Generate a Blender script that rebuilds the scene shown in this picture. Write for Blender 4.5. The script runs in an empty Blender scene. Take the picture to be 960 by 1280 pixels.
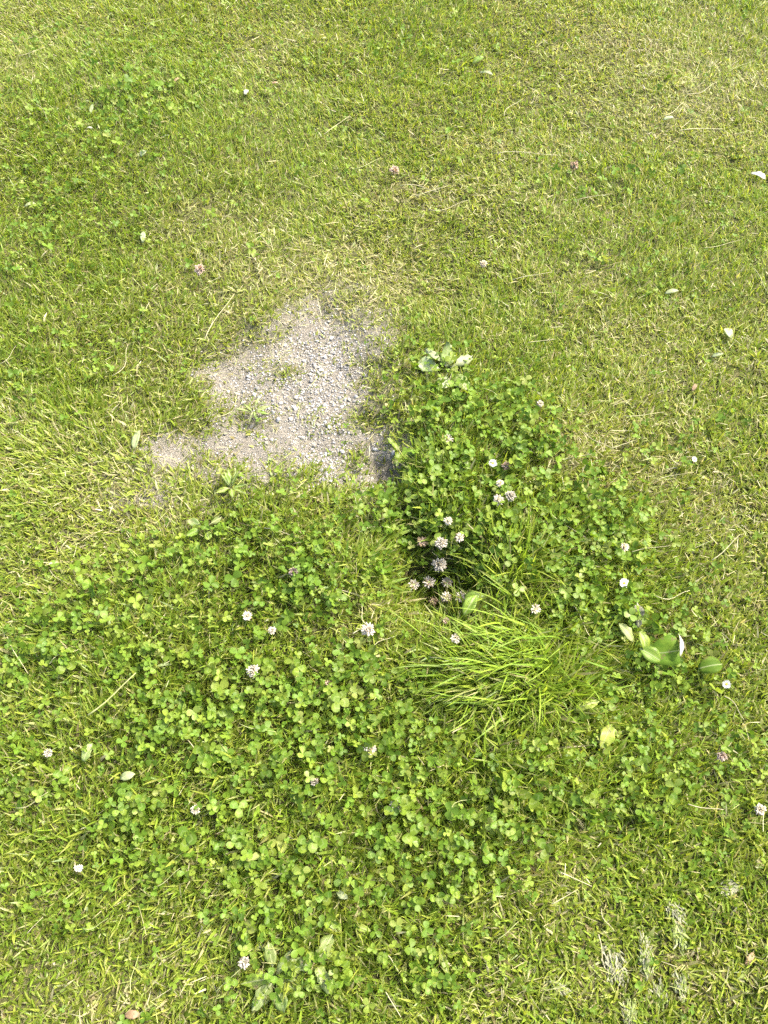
import bpy, math, random
import numpy as np

rng = np.random.default_rng(11)
random.seed(11)
scene = bpy.context.scene
COL = scene.collection

# ------------------------------------------------------------------ camera, sky, sun, exposure
CAM_H = 1.15
PITCH = math.radians(62.0)            # downwards from the horizon
VFOV = math.radians(66.0)
cam_data = bpy.data.cameras.new('camera')
cam_data.sensor_fit = 'VERTICAL'
cam_data.angle = VFOV
cam_data.clip_start = 0.02
cam_data.clip_end = 300.0
cam = bpy.data.objects.new('camera', cam_data)
cam.location = (0, 0, CAM_H)
cam.rotation_euler = (math.pi / 2 - PITCH, 0, 0)
COL.objects.link(cam)
scene.camera = cam

SUN_EL = math.radians(52.0)
SUN_AZ = math.radians(28.0)           # from +x (right) towards +y (far)
sun_vec = (math.cos(SUN_EL) * math.cos(SUN_AZ), math.cos(SUN_EL) * math.sin(SUN_AZ), math.sin(SUN_EL))

world = bpy.data.worlds.new('World')
scene.world = world
world.use_nodes = True
wn = world.node_tree
wn.nodes.clear()
w_out = wn.nodes.new('ShaderNodeOutputWorld')
w_bg = wn.nodes.new('ShaderNodeBackground')
w_sky = wn.nodes.new('ShaderNodeTexSky')
w_sky.sky_type = 'NISHITA'
w_sky.sun_disc = False
w_sky.sun_elevation = SUN_EL
w_sky.sun_rotation = math.pi / 2 - SUN_AZ
w_sky.air_density = 1.0
w_sky.dust_density = 5.0
w_sky.ozone_density = 1.0
w_bg.inputs['Strength'].default_value = 0.15
wn.links.new(w_sky.outputs['Color'], w_bg.inputs['Color'])
wn.links.new(w_bg.outputs['Background'], w_out.inputs['Surface'])

sun_data = bpy.data.lights.new('sun', 'SUN')
sun_data.energy = 2.3
sun_data.angle = math.radians(4.0)
sun_data.color = (1.0, 0.95, 0.87)
sun = bpy.data.objects.new('sun', sun_data)
from mathutils import Vector, Matrix, Euler, Quaternion
sun.rotation_euler = (-Vector(sun_vec)).to_track_quat('-Z', 'Y').to_euler()
sun.location = (3, 2, 5)
COL.objects.link(sun)

vs = scene.view_settings
vs.view_transform = 'Standard'
vs.look = 'None'
vs.gamma = 1.0
vs.exposure = 2.0
vs.use_curve_mapping = False
scene.render.film_transparent = False
scene.cycles.max_bounces = 7
scene.cycles.diffuse_bounces = 4
scene.cycles.transmission_bounces = 5
scene.cycles.use_denoising = False

# ------------------------------------------------------------------ picture <-> ground helpers (layout only)
FPX = 640.0 / math.tan(VFOV / 2)
cp, sp = math.cos(PITCH), math.sin(PITCH)

def ray(px, py):
    u = (px - 480.0) / FPX
    v = (640.0 - py) / FPX
    return (u, cp + v * sp, -sp + v * cp)

def flat(px, py):
    d = ray(px, py)
    t = CAM_H / -d[2]
    return (d[0] * t, d[1] * t)

def project(x, y, z):
    dz = z - CAM_H
    depth = y * cp - dz * sp
    upc = y * sp + dz * cp
    return 480 + FPX * x / depth, 640 - FPX * upc / depth, depth

def scale_at(px, py):
    """pixels per metre, across the picture, on the ground"""
    x, y = flat(px, py)
    return FPX / (y * cp + CAM_H * sp)

def blob(cx, cy, rx, ry):
    c = flat(cx, cy)
    a = flat(cx, cy - ry)[1]
    b = flat(cx, cy + ry)[1]
    return (c[0], 0.5 * (a + b), rx / scale_at(cx, cy), 0.5 * (a - b))

def blobs(lst):
    return [blob(*b[:4]) + tuple(b[4:]) for b in lst]

def field(lst, x, y, power=2.0):
    out = np.zeros_like(x)
    for (cx, cy, rx, ry, wgt) in lst:
        r2 = ((x - cx) / rx) ** 2 + ((y - cy) / ry) ** 2
        out += wgt * np.exp(-r2 ** (power / 2))
    return out

# ------------------------------------------------------------------ noise
_tab = np.random.default_rng(5).random((256, 256))

def vnoise(x, y, freq, off=0.0):
    x = np.asarray(x, float) * freq + off + 1000.0
    y = np.asarray(y, float) * freq + off * 1.7 + 1000.0
    xi = np.floor(x).astype(int)
    yi = np.floor(y).astype(int)
    fx = x - xi
    fy = y - yi
    fx = fx * fx * (3 - 2 * fx)
    fy = fy * fy * (3 - 2 * fy)
    a = _tab[xi % 256, yi % 256]
    b = _tab[(xi + 1) % 256, yi % 256]
    c = _tab[xi % 256, (yi + 1) % 256]
    d = _tab[(xi + 1) % 256, (yi + 1) % 256]
    return (a * (1 - fx) + b * fx) * (1 - fy) + (c * (1 - fx) + d * fx) * fy

def fbm(x, y, freq, off=0.0, octs=3):
    s, a, t = 0.0, 1.0, 0.0
    for k in range(octs):
        s = s + a * vnoise(x, y, freq * 2.03 ** k, off + 13.7 * k)
        t += a
        a *= 0.5
    return s / t

def sstep(a, b, v):
    t = np.clip((v - a) / (b - a), 0, 1)
    return t * t * (3 - 2 * t)

# ------------------------------------------------------------------ zones of the lawn
BARE_POLY = [(405, 374), (436, 392), (468, 420), (462, 448), (482, 474), (468, 508), (486, 534), (503, 566), (499, 604), (470, 620), (446, 616), (404, 608),
             (384, 588), (330, 592), (268, 586), (205, 592), (196, 566), (232, 536), (272, 524), (268, 492), (252, 458),
             (296, 436), (342, 412), (384, 386)]
BARE = np.array([flat(*p) for p in BARE_POLY])

def poly_sd(x, y):
    """signed distance, positive inside"""
    d = np.full(x.shape, 1e9)
    inside = np.zeros(x.shape, bool)
    n = len(BARE)
    for i in range(n):
        ax, ay = BARE[i]
        bx, by = BARE[(i + 1) % n]
        ex, ey = bx - ax, by - ay
        t = np.clip(((x - ax) * ex + (y - ay) * ey) / (ex * ex + ey * ey), 0, 1)
        d = np.minimum(d, np.hypot(x - ax - t * ex, y - ay - t * ey))
        cross = ((ay > y) != (by > y)) & (x < (bx - ax) * (y - ay) / (by - ay + 1e-12) + ax)
        inside ^= cross
    return np.where(inside, d, -d)

# small islands of grass that survive on the bare soil
ISLANDS = blobs([(356, 462, 20, 9, 0.75), (318, 520, 26, 12, 0.45), (444, 572, 16, 16, .8), (455, 520, 24, 16, 0.8), (300, 500, 30, 16, 0.35),
                 (244, 574, 20, 10, 0.5), (475, 480, 18, 26, 0.6), (420, 392, 16, 10, 0.4), (385, 590, 30, 10, 0.5), (330, 450, 30, 10, .35)])

def bare_mask(x, y):
    sd = poly_sd(x, y) + 0.009 + 0.085 * (fbm(x, y, 20, 3.1) - 0.5) + 0.05 * (vnoise(x, y, 75, 8.8) - 0.5)
    m = sstep(-0.045, 0.05, sd)
    extra = field(SPARSE, x, y) * sstep(0.45, 0.7, fbm(x, y, 28, 9.0))
    return np.clip(np.maximum(m, extra) - field(ISLANDS, x, y), 0, 1)

SPARSE = blobs([(190, 610, 60, 34, 0.75), (230, 640, 50, 24, 0.5), (455, 410, 50, 34, 0.6), (330, 440, 80, 24, 0.55), (150, 660, 70, 30, 0.35),
                (420, 365, 60, 20, 0.4), (560, 235, 50, 16, 0.3)])
DRY = blobs([(170, 640, 120, 60, 0.55), (230, 470, 70, 70, 0.28), (420, 370, 110, 50, 0.6), (540, 245, 80, 22, 0.85), (560, 180, 60, 14, 0.5), (740, 560, 60, 50, 0.8),
             (690, 590, 50, 26, 0.45), (800, 440, 160, 90, 0.45), (880, 640, 90, 90, 0.45), (860, 130, 120, 70, 0.45), (700, 1100, 70, 60, 0.5),
             (690, 1230, 70, 30, 0.45), (450, 800, 60, 55, 0.5), (380, 350, 130, 45, 0.4), (40, 30, 60, 40, 0.45), (40, 90, 50, 30, 0.3),
             (130, 1250, 70, 40, 0.45), (340, 1225, 50, 30, 0.35), (680, 200, 80, 26, 0.3), (480, 650, 40, 26, .5), (140, 720, 90, 40, 0.3), (850, 780, 70, 60, .3),
             (900, 1240, 70, 60, .35), (300, 75, 40, 22, .3), (760, 60, 160, 60, .35)])
CLOVER = blobs([(590, 600, 90, 90, 1.0), (700, 680, 120, 75, 1.1), (780, 770, 90, 60, 0.8), (620, 650, 60, 40, .5), (562, 530, 48, 45, 0.7), (480, 645, 50, 24, 0.6),
                (400, 720, 110, 60, 0.75), (300, 680, 90, 40, 0.5), (370, 860, 150, 90, 0.85), (470, 900, 80, 70, .8), (230, 900, 150, 80, 0.7), (120, 800, 120, 70, 0.5),
                (150, 720, 120, 50, .35), (420, 1040, 190, 80, 0.9), (380, 1180, 170, 80, 0.75), (540, 1110, 110, 80, 0.6), (180, 1030, 110, 60, 0.6), (130, 1120, 90, 40, 0.4),
                (700, 1000, 90, 50, 0.7), (820, 960, 100, 50, 0.5), (850, 850, 70, 40, .5), (740, 860, 50, 50, .5), (900, 930, 60, 70, 0.4), (610, 1000, 80, 60, 0.5),
                (110, 160, 100, 90, 0.45), (70, 300, 90, 60, 0.45), (60, 480, 70, 80, 0.3), (230, 120, 90, 60, .3), (520, 80, 90, 40, 0.3), (800, 250, 100, 60, 0.3),
                (560, 460, 50, 30, 0.4), (780, 350, 70, 40, .25), (830, 560, 80, 40, .35), (640, 520, 60, 40, .4), (290, 1040, 80, 60, .6), (510, 585, 26, 30, .9), (500, 540, 22, 24, .5), (250, 760, 150, 60, .4), (60, 860, 90, 90, .4), (560, 960, 90, 60, .4), (470, 1230, 160, 50, .45), (880, 1030, 100, 60, .35),
                (40, 980, 70, 70, .4), (700, 1080, 120, 60, .3), (520, 640, 40, 30, .7), (494, 650, 24, 40, .9), (640, 600, 60, 60, .5), (420, 960, 140, 100, .4), (740, 640, 90, 50, .4)])
LONG = blobs([(640, 855, 85, 45, 1.0), (650, 720, 60, 45, 0.9), (540, 700, 40, 60, 0.15), (570, 590, 60, 60, 0.35), (640, 950, 110, 40, 0.45), (700, 790, 80, 40, .6),
              (575, 765, 40, 24, .4), (600, 1070, 80, 60, .3)])
LUSH = blobs([(640, 850, 120, 60, 0.9), (560, 650, 90, 90, 0.6), (120, 120, 180, 90, 0.4), (60, 300, 90, 100, 0.4), (700, 700, 130, 80, 0.5), (560, 60, 120, 50, .3),
              (640, 980, 150, 70, 0.4), (300, 1000, 220, 120, 0.25), (850, 1130, 120, 70, .3), (650, 270, 120, 50, .3)])
HOLE = blobs([(544, 728, 56, 48, 1.0), (512, 660, 20, 24, 0.5)])

RELIEF = blobs([(548, 726, 58, 46, -0.10), (514, 662, 28, 28, -0.035), (484, 592, 24, 22, -0.03), (632, 562, 118, 85, 0.02),
                (700, 690, 110, 60, 0.018), (440, 730, 60, 50, 0.012), (690, 850, 90, 50, 0.008)])

def height(x, y):
    x = np.asarray(x, float)
    y = np.asarray(y, float)
    near = 1.0 / (1.0 + 0.02 * (x * x + y * y))
    h = 0.030 * (fbm(x, y, 2.3, 4.2) - 0.5) + 0.016 * (fbm(x, y, 9, 1.3, 2) - 0.5) + 0.006 * (vnoise(x, y, 38, 7.7) - 0.5)
    wx = x + 0.045 * (fbm(x, y, 17, 91.0, 2) - 0.5)
    wy = y + 0.045 * (fbm(x, y, 17, 97.0, 2) - 0.5)
    h = h + field(RELIEF, wx, wy, 2.8)
    sd = poly_sd(x, y)
    h = h - 0.016 * sstep(-0.03, 0.05, sd)
    return h * near

def at(px, py, up=0.0):
    """the point standing `up` metres over the ground that the photograph shows at px, py"""
    d = ray(px, py)
    z = up
    for _ in range(12):
        t = (z - CAM_H) / d[2]
        x, y = d[0] * t, d[1] * t
        z = 0.5 * z + 0.5 * (float(height(np.array([x]), np.array([y]))[0]) + up)
    return Vector((x, y, z))

def ground_z(x, y):
    return float(height(np.array([x]), np.array([y]))[0])

# ------------------------------------------------------------------ object helpers
def link(o, parent=None):
    COL.objects.link(o)
    if parent is not None:
        o.parent = parent
    return o

def tag(o, label=None, category=None, group=None, kind=None):
    if label: o['label'] = label
    if category: o['category'] = category
    if group: o['group'] = group
    if kind: o['kind'] = kind
    return o

def empty(name, loc=(0, 0, 0), rot=(0, 0, 0), size=0.01):
    o = bpy.data.objects.new(name, None)
    o.empty_display_size = size
    o.location = loc
    o.rotation_euler = rot
    return link(o)

def np_mesh(name, verts, faces_flat, totals, mat, cols=None, smooth=True):
    me = bpy.data.meshes.new(name)
    nv = len(verts)
    me.vertices.add(nv)
    me.vertices.foreach_set('co', np.ascontiguousarray(verts, np.float32).ravel())
    me.loops.add(len(faces_flat))
    me.loops.foreach_set('vertex_index', np.ascontiguousarray(faces_flat, np.int32))
    starts = np.concatenate([[0], np.cumsum(totals)[:-1]]).astype(np.int32)
    me.polygons.add(len(totals))
    me.polygons.foreach_set('loop_start', starts)
    me.polygons.foreach_set('loop_total', np.ascontiguousarray(totals, np.int32))
    if smooth:
        me.polygons.foreach_set('use_smooth', np.ones(len(totals), bool))
    if cols is not None:
        a = me.attributes.new('Col', 'FLOAT_COLOR', 'POINT')
        c4 = np.ones((nv, 4), np.float32)
        c4[:, :3] = cols
        a.data.foreach_set('color', c4.ravel())
    me.update(calc_edges=True)
    if mat is not None:
        me.materials.append(mat)
    return me

def py_mesh(name, verts, faces, mat=None, smooth=True):
    me = bpy.data.meshes.new(name)
    me.from_pydata([tuple(v) for v in verts], [], faces)
    if smooth:
        for p in me.polygons:
            p.use_smooth = True
    me.update()
    if mat is not None:
        me.materials.append(mat)
    return me

# ------------------------------------------------------------------ materials
def nodes(m):
    m.use_nodes = True
    nt = m.node_tree
    nt.nodes.clear()
    return nt, nt.nodes.new, nt.links.new

def leaf_shader(nt, new, lk, color_socket, rough=0.45, spec=0.35, trans=0.38, normal=None):
    out = new('ShaderNodeOutputMaterial')
    p = new('ShaderNodeBsdfPrincipled')
    p.inputs['Roughness'].default_value = rough
    p.inputs['Specular IOR Level'].default_value = spec
    t = new('ShaderNodeBsdfTranslucent')
    mx = new('ShaderNodeMixShader')
    mx.inputs[0].default_value = trans
    lk(color_socket, p.inputs['Base Color'])
    warm = new('ShaderNodeMix')
    warm.data_type = 'RGBA'
    warm.blend_type = 'MULTIPLY'
    warm.inputs[0].default_value = 1.0
    warm.inputs[7].default_value = (1.35, 1.3, 0.7, 1)
    lk(color_socket, warm.inputs[6])
    lk(warm.outputs[2], t.inputs['Color'])
    if normal is not None:
        lk(normal, p.inputs['Normal'])
    lk(p.outputs[0], mx.inputs[1])
    lk(t.outputs[0], mx.inputs[2])
    lk(mx.outputs[0], out.inputs['Surface'])

def mat_attr_leaf(name, rough=0.45, spec=0.35, trans=0.38):
    m = bpy.data.materials.new(name)
    nt, new, lk = nodes(m)
    a = new('ShaderNodeAttribute')
    a.attribute_name = 'Col'
    leaf_shader(nt, new, lk, a.outputs['Color'], rough, spec, trans)
    return m

def mat_leaf(name, ca, cb, scale=60.0, hue=0.03, rough=0.45, spec=0.35, trans=0.35, third=None, vein=0.0, chevron=0.0):
    """leaf colour from two tones mottled by noise, varied a little from object to object"""
    m = bpy.data.materials.new(name)
    nt, new, lk = nodes(m)
    tc = new('ShaderNodeTexCoord')
    oi = new('ShaderNodeObjectInfo')
    n = new('ShaderNodeTexNoise')
    n.noise_dimensions = '4D'
    n.inputs['Scale'].default_value = scale
    n.inputs['Detail'].default_value = 4
    w = new('ShaderNodeMath'); w.operation = 'MULTIPLY'; w.inputs[1].default_value = 37.0
    lk(oi.outputs['Random'], w.inputs[0])
    lk(tc.outputs['Object'], n.inputs['Vector'])
    lk(w.outputs[0], n.inputs['W'])
    r = new('ShaderNodeValToRGB')
    r.color_ramp.elements[0].position = 0.36
    r.color_ramp.elements[0].color = (*ca, 1)
    r.color_ramp.elements[1].position = 0.64
    r.color_ramp.elements[1].color = (*cb, 1)
    if third:
        e = r.color_ramp.elements.new(0.74)
        e.color = (*third, 1)
    lk(n.outputs['Fac'], r.inputs['Fac'])
    hs = new('ShaderNodeHueSaturation')
    mr = new('ShaderNodeMapRange')
    mr.inputs['To Min'].default_value = 0.5 - hue
    mr.inputs['To Max'].default_value = 0.5 + hue
    lk(oi.outputs['Random'], mr.inputs['Value'])
    lk(mr.outputs[0], hs.inputs['Hue'])
    f7 = new('ShaderNodeMath'); f7.operation = 'MULTIPLY'; f7.inputs[1].default_value = 7.31
    fr = new('ShaderNodeMath'); fr.operation = 'FRACT'
    lk(oi.outputs['Random'], f7.inputs[0]); lk(f7.outputs[0], fr.inputs[0])
    mv = new('ShaderNodeMapRange')
    mv.inputs['To Min'].default_value = 0.76
    mv.inputs['To Max'].default_value = 1.18
    lk(fr.outputs[0], mv.inputs['Value'])
    lk(mv.outputs[0], hs.inputs['Value'])
    lk(r.outputs['Color'], hs.inputs['Color'])
    nrm = None
    col_out = hs.outputs['Color']
    if chevron > 0:                                        # the pale V of a clover leaflet
        sx = new('ShaderNodeSeparateXYZ')
        lk(tc.outputs['Object'], sx.inputs[0])
        ab = new('ShaderNodeMath'); ab.operation = 'ABSOLUTE'
        lk(sx.outputs['Y'], ab.inputs[0])
        ma = new('ShaderNodeMath'); ma.operation = 'MULTIPLY_ADD'; ma.inputs[1].default_value = 0.7
        lk(ab.outputs[0], ma.inputs[0]); lk(sx.outputs['X'], ma.inputs[2])
        sb = new('ShaderNodeMath'); sb.operation = 'SUBTRACT'; sb.inputs[1].default_value = 0.62
        lk(ma.outputs[0], sb.inputs[0])
        a2 = new('ShaderNodeMath'); a2.operation = 'ABSOLUTE'
        lk(sb.outputs[0], a2.inputs[0])
        band = new('ShaderNodeMapRange')
        band.inputs['From Min'].default_value = 0.05; band.inputs['From Max'].default_value = 0.11
        band.inputs['To Min'].default_value = chevron; band.inputs['To Max'].default_value = 0.0
        lk(a2.outputs[0], band.inputs['Value'])
        mc = new('ShaderNodeMix'); mc.data_type = 'RGBA'
        mc.inputs[7].default_value = (0.30, 0.36, 0.13, 1)
        lk(band.outputs[0], mc.inputs[0]); lk(hs.outputs['Color'], mc.inputs[6])
        col_out = mc.outputs[2]
    if vein > 0:
        sx = new('ShaderNodeSeparateXYZ')
        lk(tc.outputs['Object'], sx.inputs[0])
        ab = new('ShaderNodeMath'); ab.operation = 'ABSOLUTE'
        lk(sx.outputs['Y'], ab.inputs[0])
        rib = new('ShaderNodeMapRange')
        rib.inputs['From Min'].default_value = 0.0004
        rib.inputs['From Max'].default_value = 0.0011
        rib.inputs['To Min'].default_value = 0.55
        rib.inputs['To Max'].default_value = 0.0
        lk(ab.outputs[0], rib.inputs['Value'])
        mrib = new('ShaderNodeMix'); mrib.data_type = 'RGBA'
        mrib.inputs[7].default_value = (0.34, 0.36, 0.18, 1)
        lk(rib.outputs[0], mrib.inputs[0]); lk(hs.outputs['Color'], mrib.inputs[6])
        ns = new('ShaderNodeTexNoise'); ns.noise_dimensions = '4D'
        ns.inputs['Scale'].default_value = 130; ns.inputs['Detail'].default_value = 3
        lk(tc.outputs['Object'], ns.inputs['Vector']); lk(w.outputs[0], ns.inputs['W'])
        rs = new('ShaderNodeMapRange')
        rs.inputs['From Min'].default_value = 0.60; rs.inputs['From Max'].default_value = 0.68
        rs.inputs['To Max'].default_value = 0.75
        lk(ns.outputs['Fac'], rs.inputs['Value'])
        mbr = new('ShaderNodeMix'); mbr.data_type = 'RGBA'
        mbr.inputs[7].default_value = (0.15, 0.12, 0.05, 1)
        lk(rs.outputs[0], mbr.inputs[0]); lk(mrib.outputs[2], mbr.inputs[6])
        col_out = mbr.outputs[2]
        wv = new('ShaderNodeTexWave')
        wv.bands_direction = 'Y'
        wv.inputs['Scale'].default_value = vein
        wv.inputs['Distortion'].default_value = 1.2
        lk(tc.outputs['Object'], wv.inputs['Vector'])
        bp = new('ShaderNodeBump')
        bp.inputs['Strength'].default_value = 0.25
        bp.inputs['Distance'].default_value = 0.0005
        lk(wv.outputs['Fac'], bp.inputs['Height'])
        nrm = bp.outputs['Normal']
    leaf_shader(nt, new, lk, col_out, rough, spec, trans, nrm)
    return m

def mat_stone(name, ca, cb):
    m = bpy.data.materials.new(name)
    nt, new, lk = nodes(m)
    out = new('ShaderNodeOutputMaterial')
    p = new('ShaderNodeBsdfPrincipled')
    p.inputs['Roughness'].default_value = 0.85
    tc = new('ShaderNodeTexCoord')
    oi = new('ShaderNodeObjectInfo')
    n = new('ShaderNodeTexNoise')
    n.inputs['Scale'].default_value = 2.5
    n.inputs['Detail'].default_value = 6
    lk(tc.outputs['Object'], n.inputs['Vector'])
    r = new('ShaderNodeValToRGB')
    r.color_ramp.elements[0].position = 0.35
    r.color_ramp.elements[0].color = (*ca, 1)
    r.color_ramp.elements[1].position = 0.7
    r.color_ramp.elements[1].color = (*cb, 1)
    lk(n.outputs['Fac'], r.inputs['Fac'])
    hs = new('ShaderNodeHueSaturation')
    mv = new('ShaderNodeMapRange')
    mv.inputs['To Min'].default_value = 0.6
    mv.inputs['To Max'].default_value = 1.25
    lk(oi.outputs['Random'], mv.inputs['Value'])
    lk(mv.outputs[0], hs.inputs['Value'])
    lk(r.outputs['Color'], hs.inputs['Color'])
    lk(hs.outputs['Color'], p.inputs['Base Color'])
    bp = new('ShaderNodeBump'); bp.inputs['Strength'].default_value = 0.4; bp.inputs['Distance'].default_value = 0.2
    lk(n.outputs['Fac'], bp.inputs['Height'])
    lk(bp.outputs['Normal'], p.inputs['Normal'])
    lk(p.outputs[0], out.inputs['Surface'])
    return m

def mat_attr_matte(name):
    m = bpy.data.materials.new(name)
    nt, new, lk = nodes(m)
    out = new('ShaderNodeOutputMaterial')
    p = new('ShaderNodeBsdfPrincipled')
    p.inputs['Roughness'].default_value = 0.85
    a = new('ShaderNodeAttribute'); a.attribute_name = 'Col'
    lk(a.outputs['Color'], p.inputs['Base Color'])
    lk(p.outputs[0], out.inputs['Surface'])
    return m

def mat_ground():
    m = bpy.data.materials.new('soil_and_thatch')
    nt, new, lk = nodes(m)
    out = new('ShaderNodeOutputMaterial')
    p = new('ShaderNodeBsdfPrincipled')
    p.inputs['Roughness'].default_value = 0.95
    p.inputs['Specular IOR Level'].default_value = 0.15
    geo = new('ShaderNodeNewGeometry')
    def noise(scale, detail=5, rough=0.6):
        n = new('ShaderNodeTexNoise')
        n.inputs['Scale'].default_value = scale
        n.inputs['Detail'].default_value = detail
        n.inputs['Roughness'].default_value = rough
        lk(geo.outputs['Position'], n.inputs['Vector'])
        return n
    def ramp(src, stops):
        r = new('ShaderNodeValToRGB')
        el = r.color_ramp.elements
        el[0].position, el[0].color = stops[0][0], (*stops[0][1], 1)
        el[1].position, el[1].color = stops[-1][0], (*stops[-1][1], 1)
        for s in stops[1:-1]:
            e = el.new(s[0]); e.color = (*s[1], 1)
        lk(src, r.inputs['Fac'])
        return r.outputs['Color']
    fine = noise(320, 8, 0.75)
    mid = noise(34, 5)
    big = noise(9, 4)
    soil = ramp(fine.outputs['Fac'], [(0.3, (0.15, 0.132, 0.098)), (0.5, (0.29, 0.262, 0.205)), (0.7, (0.39, 0.362, 0.30))])
    soil2 = ramp(mid.outputs['Fac'], [(0.35, (0.20, 0.172, 0.125)), (0.65, (0.33, 0.30, 0.24))])
    mx = new('ShaderNodeMix'); mx.data_type = 'RGBA'; mx.inputs[0].default_value = 0.45
    lk(soil, mx.inputs[6]); lk(soil2, mx.inputs[7])
    that = ramp(noise(150, 6, 0.7).outputs['Fac'], [(0.3, (0.070, 0.070, 0.026)), (0.5, (0.135, 0.135, 0.05)), (0.72, (0.22, 0.205, 0.09))])
    far = ramp(big.outputs['Fac'], [(0.3, (0.075, 0.125, 0.018)), (0.7, (0.16, 0.20, 0.04))])
    ab = new('ShaderNodeAttribute'); ab.attribute_name = 'bare'
    af = new('ShaderNodeAttribute'); af.attribute_name = 'far'
    m1 = new('ShaderNodeMix'); m1.data_type = 'RGBA'
    lk(ab.outputs['Fac'], m1.inputs[0]); lk(that, m1.inputs[6]); lk(mx.outputs[2], m1.inputs[7])
    m2 = new('ShaderNodeMix'); m2.data_type = 'RGBA'
    lk(af.outputs['Fac'], m2.inputs[0]); lk(m1.outputs[2], m2.inputs[6]); lk(far, m2.inputs[7])
    lk(m2.outputs[2], p.inputs['Base Color'])
    b1 = new('ShaderNodeBump'); b1.inputs['Strength'].default_value = 1.0; b1.inputs['Distance'].default_value = 0.008
    lk(fine.outputs['Fac'], b1.inputs['Height'])
    b2 = new('ShaderNodeBump'); b2.inputs['Strength'].default_value = 0.8; b2.inputs['Distance'].default_value = 0.02
    lk(noise(95, 4).outputs['Fac'], b2.inputs['Height'])
    lk(b1.outputs['Normal'], b2.inputs['Normal'])
    lk(b2.outputs['Normal'], p.inputs['Normal'])
    lk(p.outputs[0], out.inputs['Surface'])
    return m

M_GROUND = mat_ground()
M_GRASS = mat_attr_leaf('grass_blades', 0.42, 0.4, 0.42)
M_DRYGRASS = mat_attr_leaf('dry_grass_blades', 0.6, 0.3, 0.22)
M_CLOVER_ATTR = mat_attr_leaf('clover_leaves', 0.5, 0.25, 0.38)
M_STONES = mat_attr_matte('gravel_stones')

# ------------------------------------------------------------------ ground sheet
def build_ground():
    core_x = np.linspace(-1.35, 1.35, 271)
    core_y = np.linspace(-0.45, 2.45, 291)
    grow = np.cumsum(0.012 * 1.22 ** np.arange(34))
    xs = np.concatenate([-1.35 - grow[::-1], core_x, 1.35 + grow])
    ys = np.concatenate([-0.45 - grow[::-1], core_y, 2.45 + grow])
    X, Y = np.meshgrid(xs, ys)
    Z = height(X, Y)
    V = np.stack([X.ravel(), Y.ravel(), Z.ravel()], 1)
    nx, ny = len(xs), len(ys)
    i = np.arange(ny - 1)[:, None] * nx + np.arange(nx - 1)[None, :]
    F = np.stack([i, i + 1, i + 1 + nx, i + nx], -1).reshape(-1, 4)
    me = np_mesh('ground', V, F.ravel(), np.full(len(F), 4), M_GROUND)
    a = me.attributes.new('bare', 'FLOAT', 'POINT')
    a.data.foreach_set('value', bare_mask(X.ravel(), Y.ravel()).astype(np.float32))
    a = me.attributes.new('far', 'FLOAT', 'POINT')
    r = np.hypot(X.ravel(), Y.ravel() - 1.3)
    a.data.foreach_set('value', sstep(2.8, 3.8, r).astype(np.float32))
    o = link(bpy.data.objects.new('ground', me))
    tag(o, 'lawn ground with a bare dusty gravel patch and a hollow', 'ground', kind='structure')

build_ground()

# ------------------------------------------------------------------ blades
def blade_arrays(base, az, lean, curl, length, width, twist, cols, segs=3, tipcols=None):
    """ribbons of two or three segments; returns verts, flat faces, totals, colours"""
    n = len(base)
    dirh = np.stack([np.cos(az), np.sin(az), np.zeros(n)], 1)
    up = np.array([0, 0, 1.0])
    perp = np.stack([-np.sin(az), np.cos(az), np.zeros(n)], 1)
    pts = [base]
    tans = []
    for k in range(segs):
        a = lean + curl * (k + 0.5) / segs
        t = dirh * np.sin(a)[:, None] + up * np.cos(a)[:, None]
        tans.append(t)
        pts.append(pts[-1] + t * (length / segs)[:, None])
    nor = [np.cross(perp, t) for t in tans]
    ct, st = np.cos(twist)[:, None], np.sin(twist)[:, None]
    rows = []
    for k, wf in enumerate((0.8, 1.0, 0.72) if segs == 3 else (0.85, 0.95)):
        side = perp * ct + nor[k] * st
        off = side * (0.5 * width * wf)[:, None]
        rows.append(pts[k] - off)
        rows.append(pts[k] + off)
    rows.append(pts[segs])
    V = np.stack(rows, 1)
    nv = 2 * segs + 1
    idx = np.arange(n)[:, None] * nv
    pat = np.array([0, 1, 3, 2, 2, 3, 5, 4, 4, 5, 6] if segs == 3 else [0, 1, 3, 2, 2, 3, 4])
    F = (idx + pat[None, :]).ravel()
    T = np.tile(np.array([4, 4, 3] if segs == 3 else [4, 3]), n)
    C = np.repeat(cols[:, None, :], nv, 1)
    if tipcols is not None:
        C[:, nv - 1] = tipcols
        C[:, nv - 3:nv - 1] = 0.6 * C[:, nv - 3:nv - 1] + 0.4 * tipcols[:, None, :]
    return V.reshape(-1, 3), F, T, C.reshape(-1, 3)

def merge(parts):
    V, F, T, C, off = [], [], [], [], 0
    for v, f, t, c in parts:
        V.append(v); F.append(f + off); T.append(t); C.append(c)
        off += len(v)
    return np.concatenate(V), np.concatenate(F), np.concatenate(T), np.concatenate(C)

G_MID = np.array([0.165, 0.235, 0.024])
G_YEL = np.array([0.245, 0.285, 0.040])
G_DEEP = np.array([0.105, 0.178, 0.017])
G_BRIGHT = np.array([0.195, 0.285, 0.025])
STRAW = np.array([0.35, 0.315, 0.15])
STRAW_P = np.array([0.44, 0.41, 0.235])
STRAW_D = np.array([0.21, 0.175, 0.075])

def scatter(n, x0, x1, y0, y1, margin=110, inside=True):
    x = rng.uniform(x0, x1, n)
    y = rng.uniform(y0, y1, n)
    px, py, d = project(x, y, np.zeros(n))
    ok = (px > -margin) & (px < 960 + margin) & (py > -margin) & (py < 1280 + margin) & (d > 0.1)
    if not inside:
        ok = ~ok
    return x[ok], y[ok]

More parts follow.
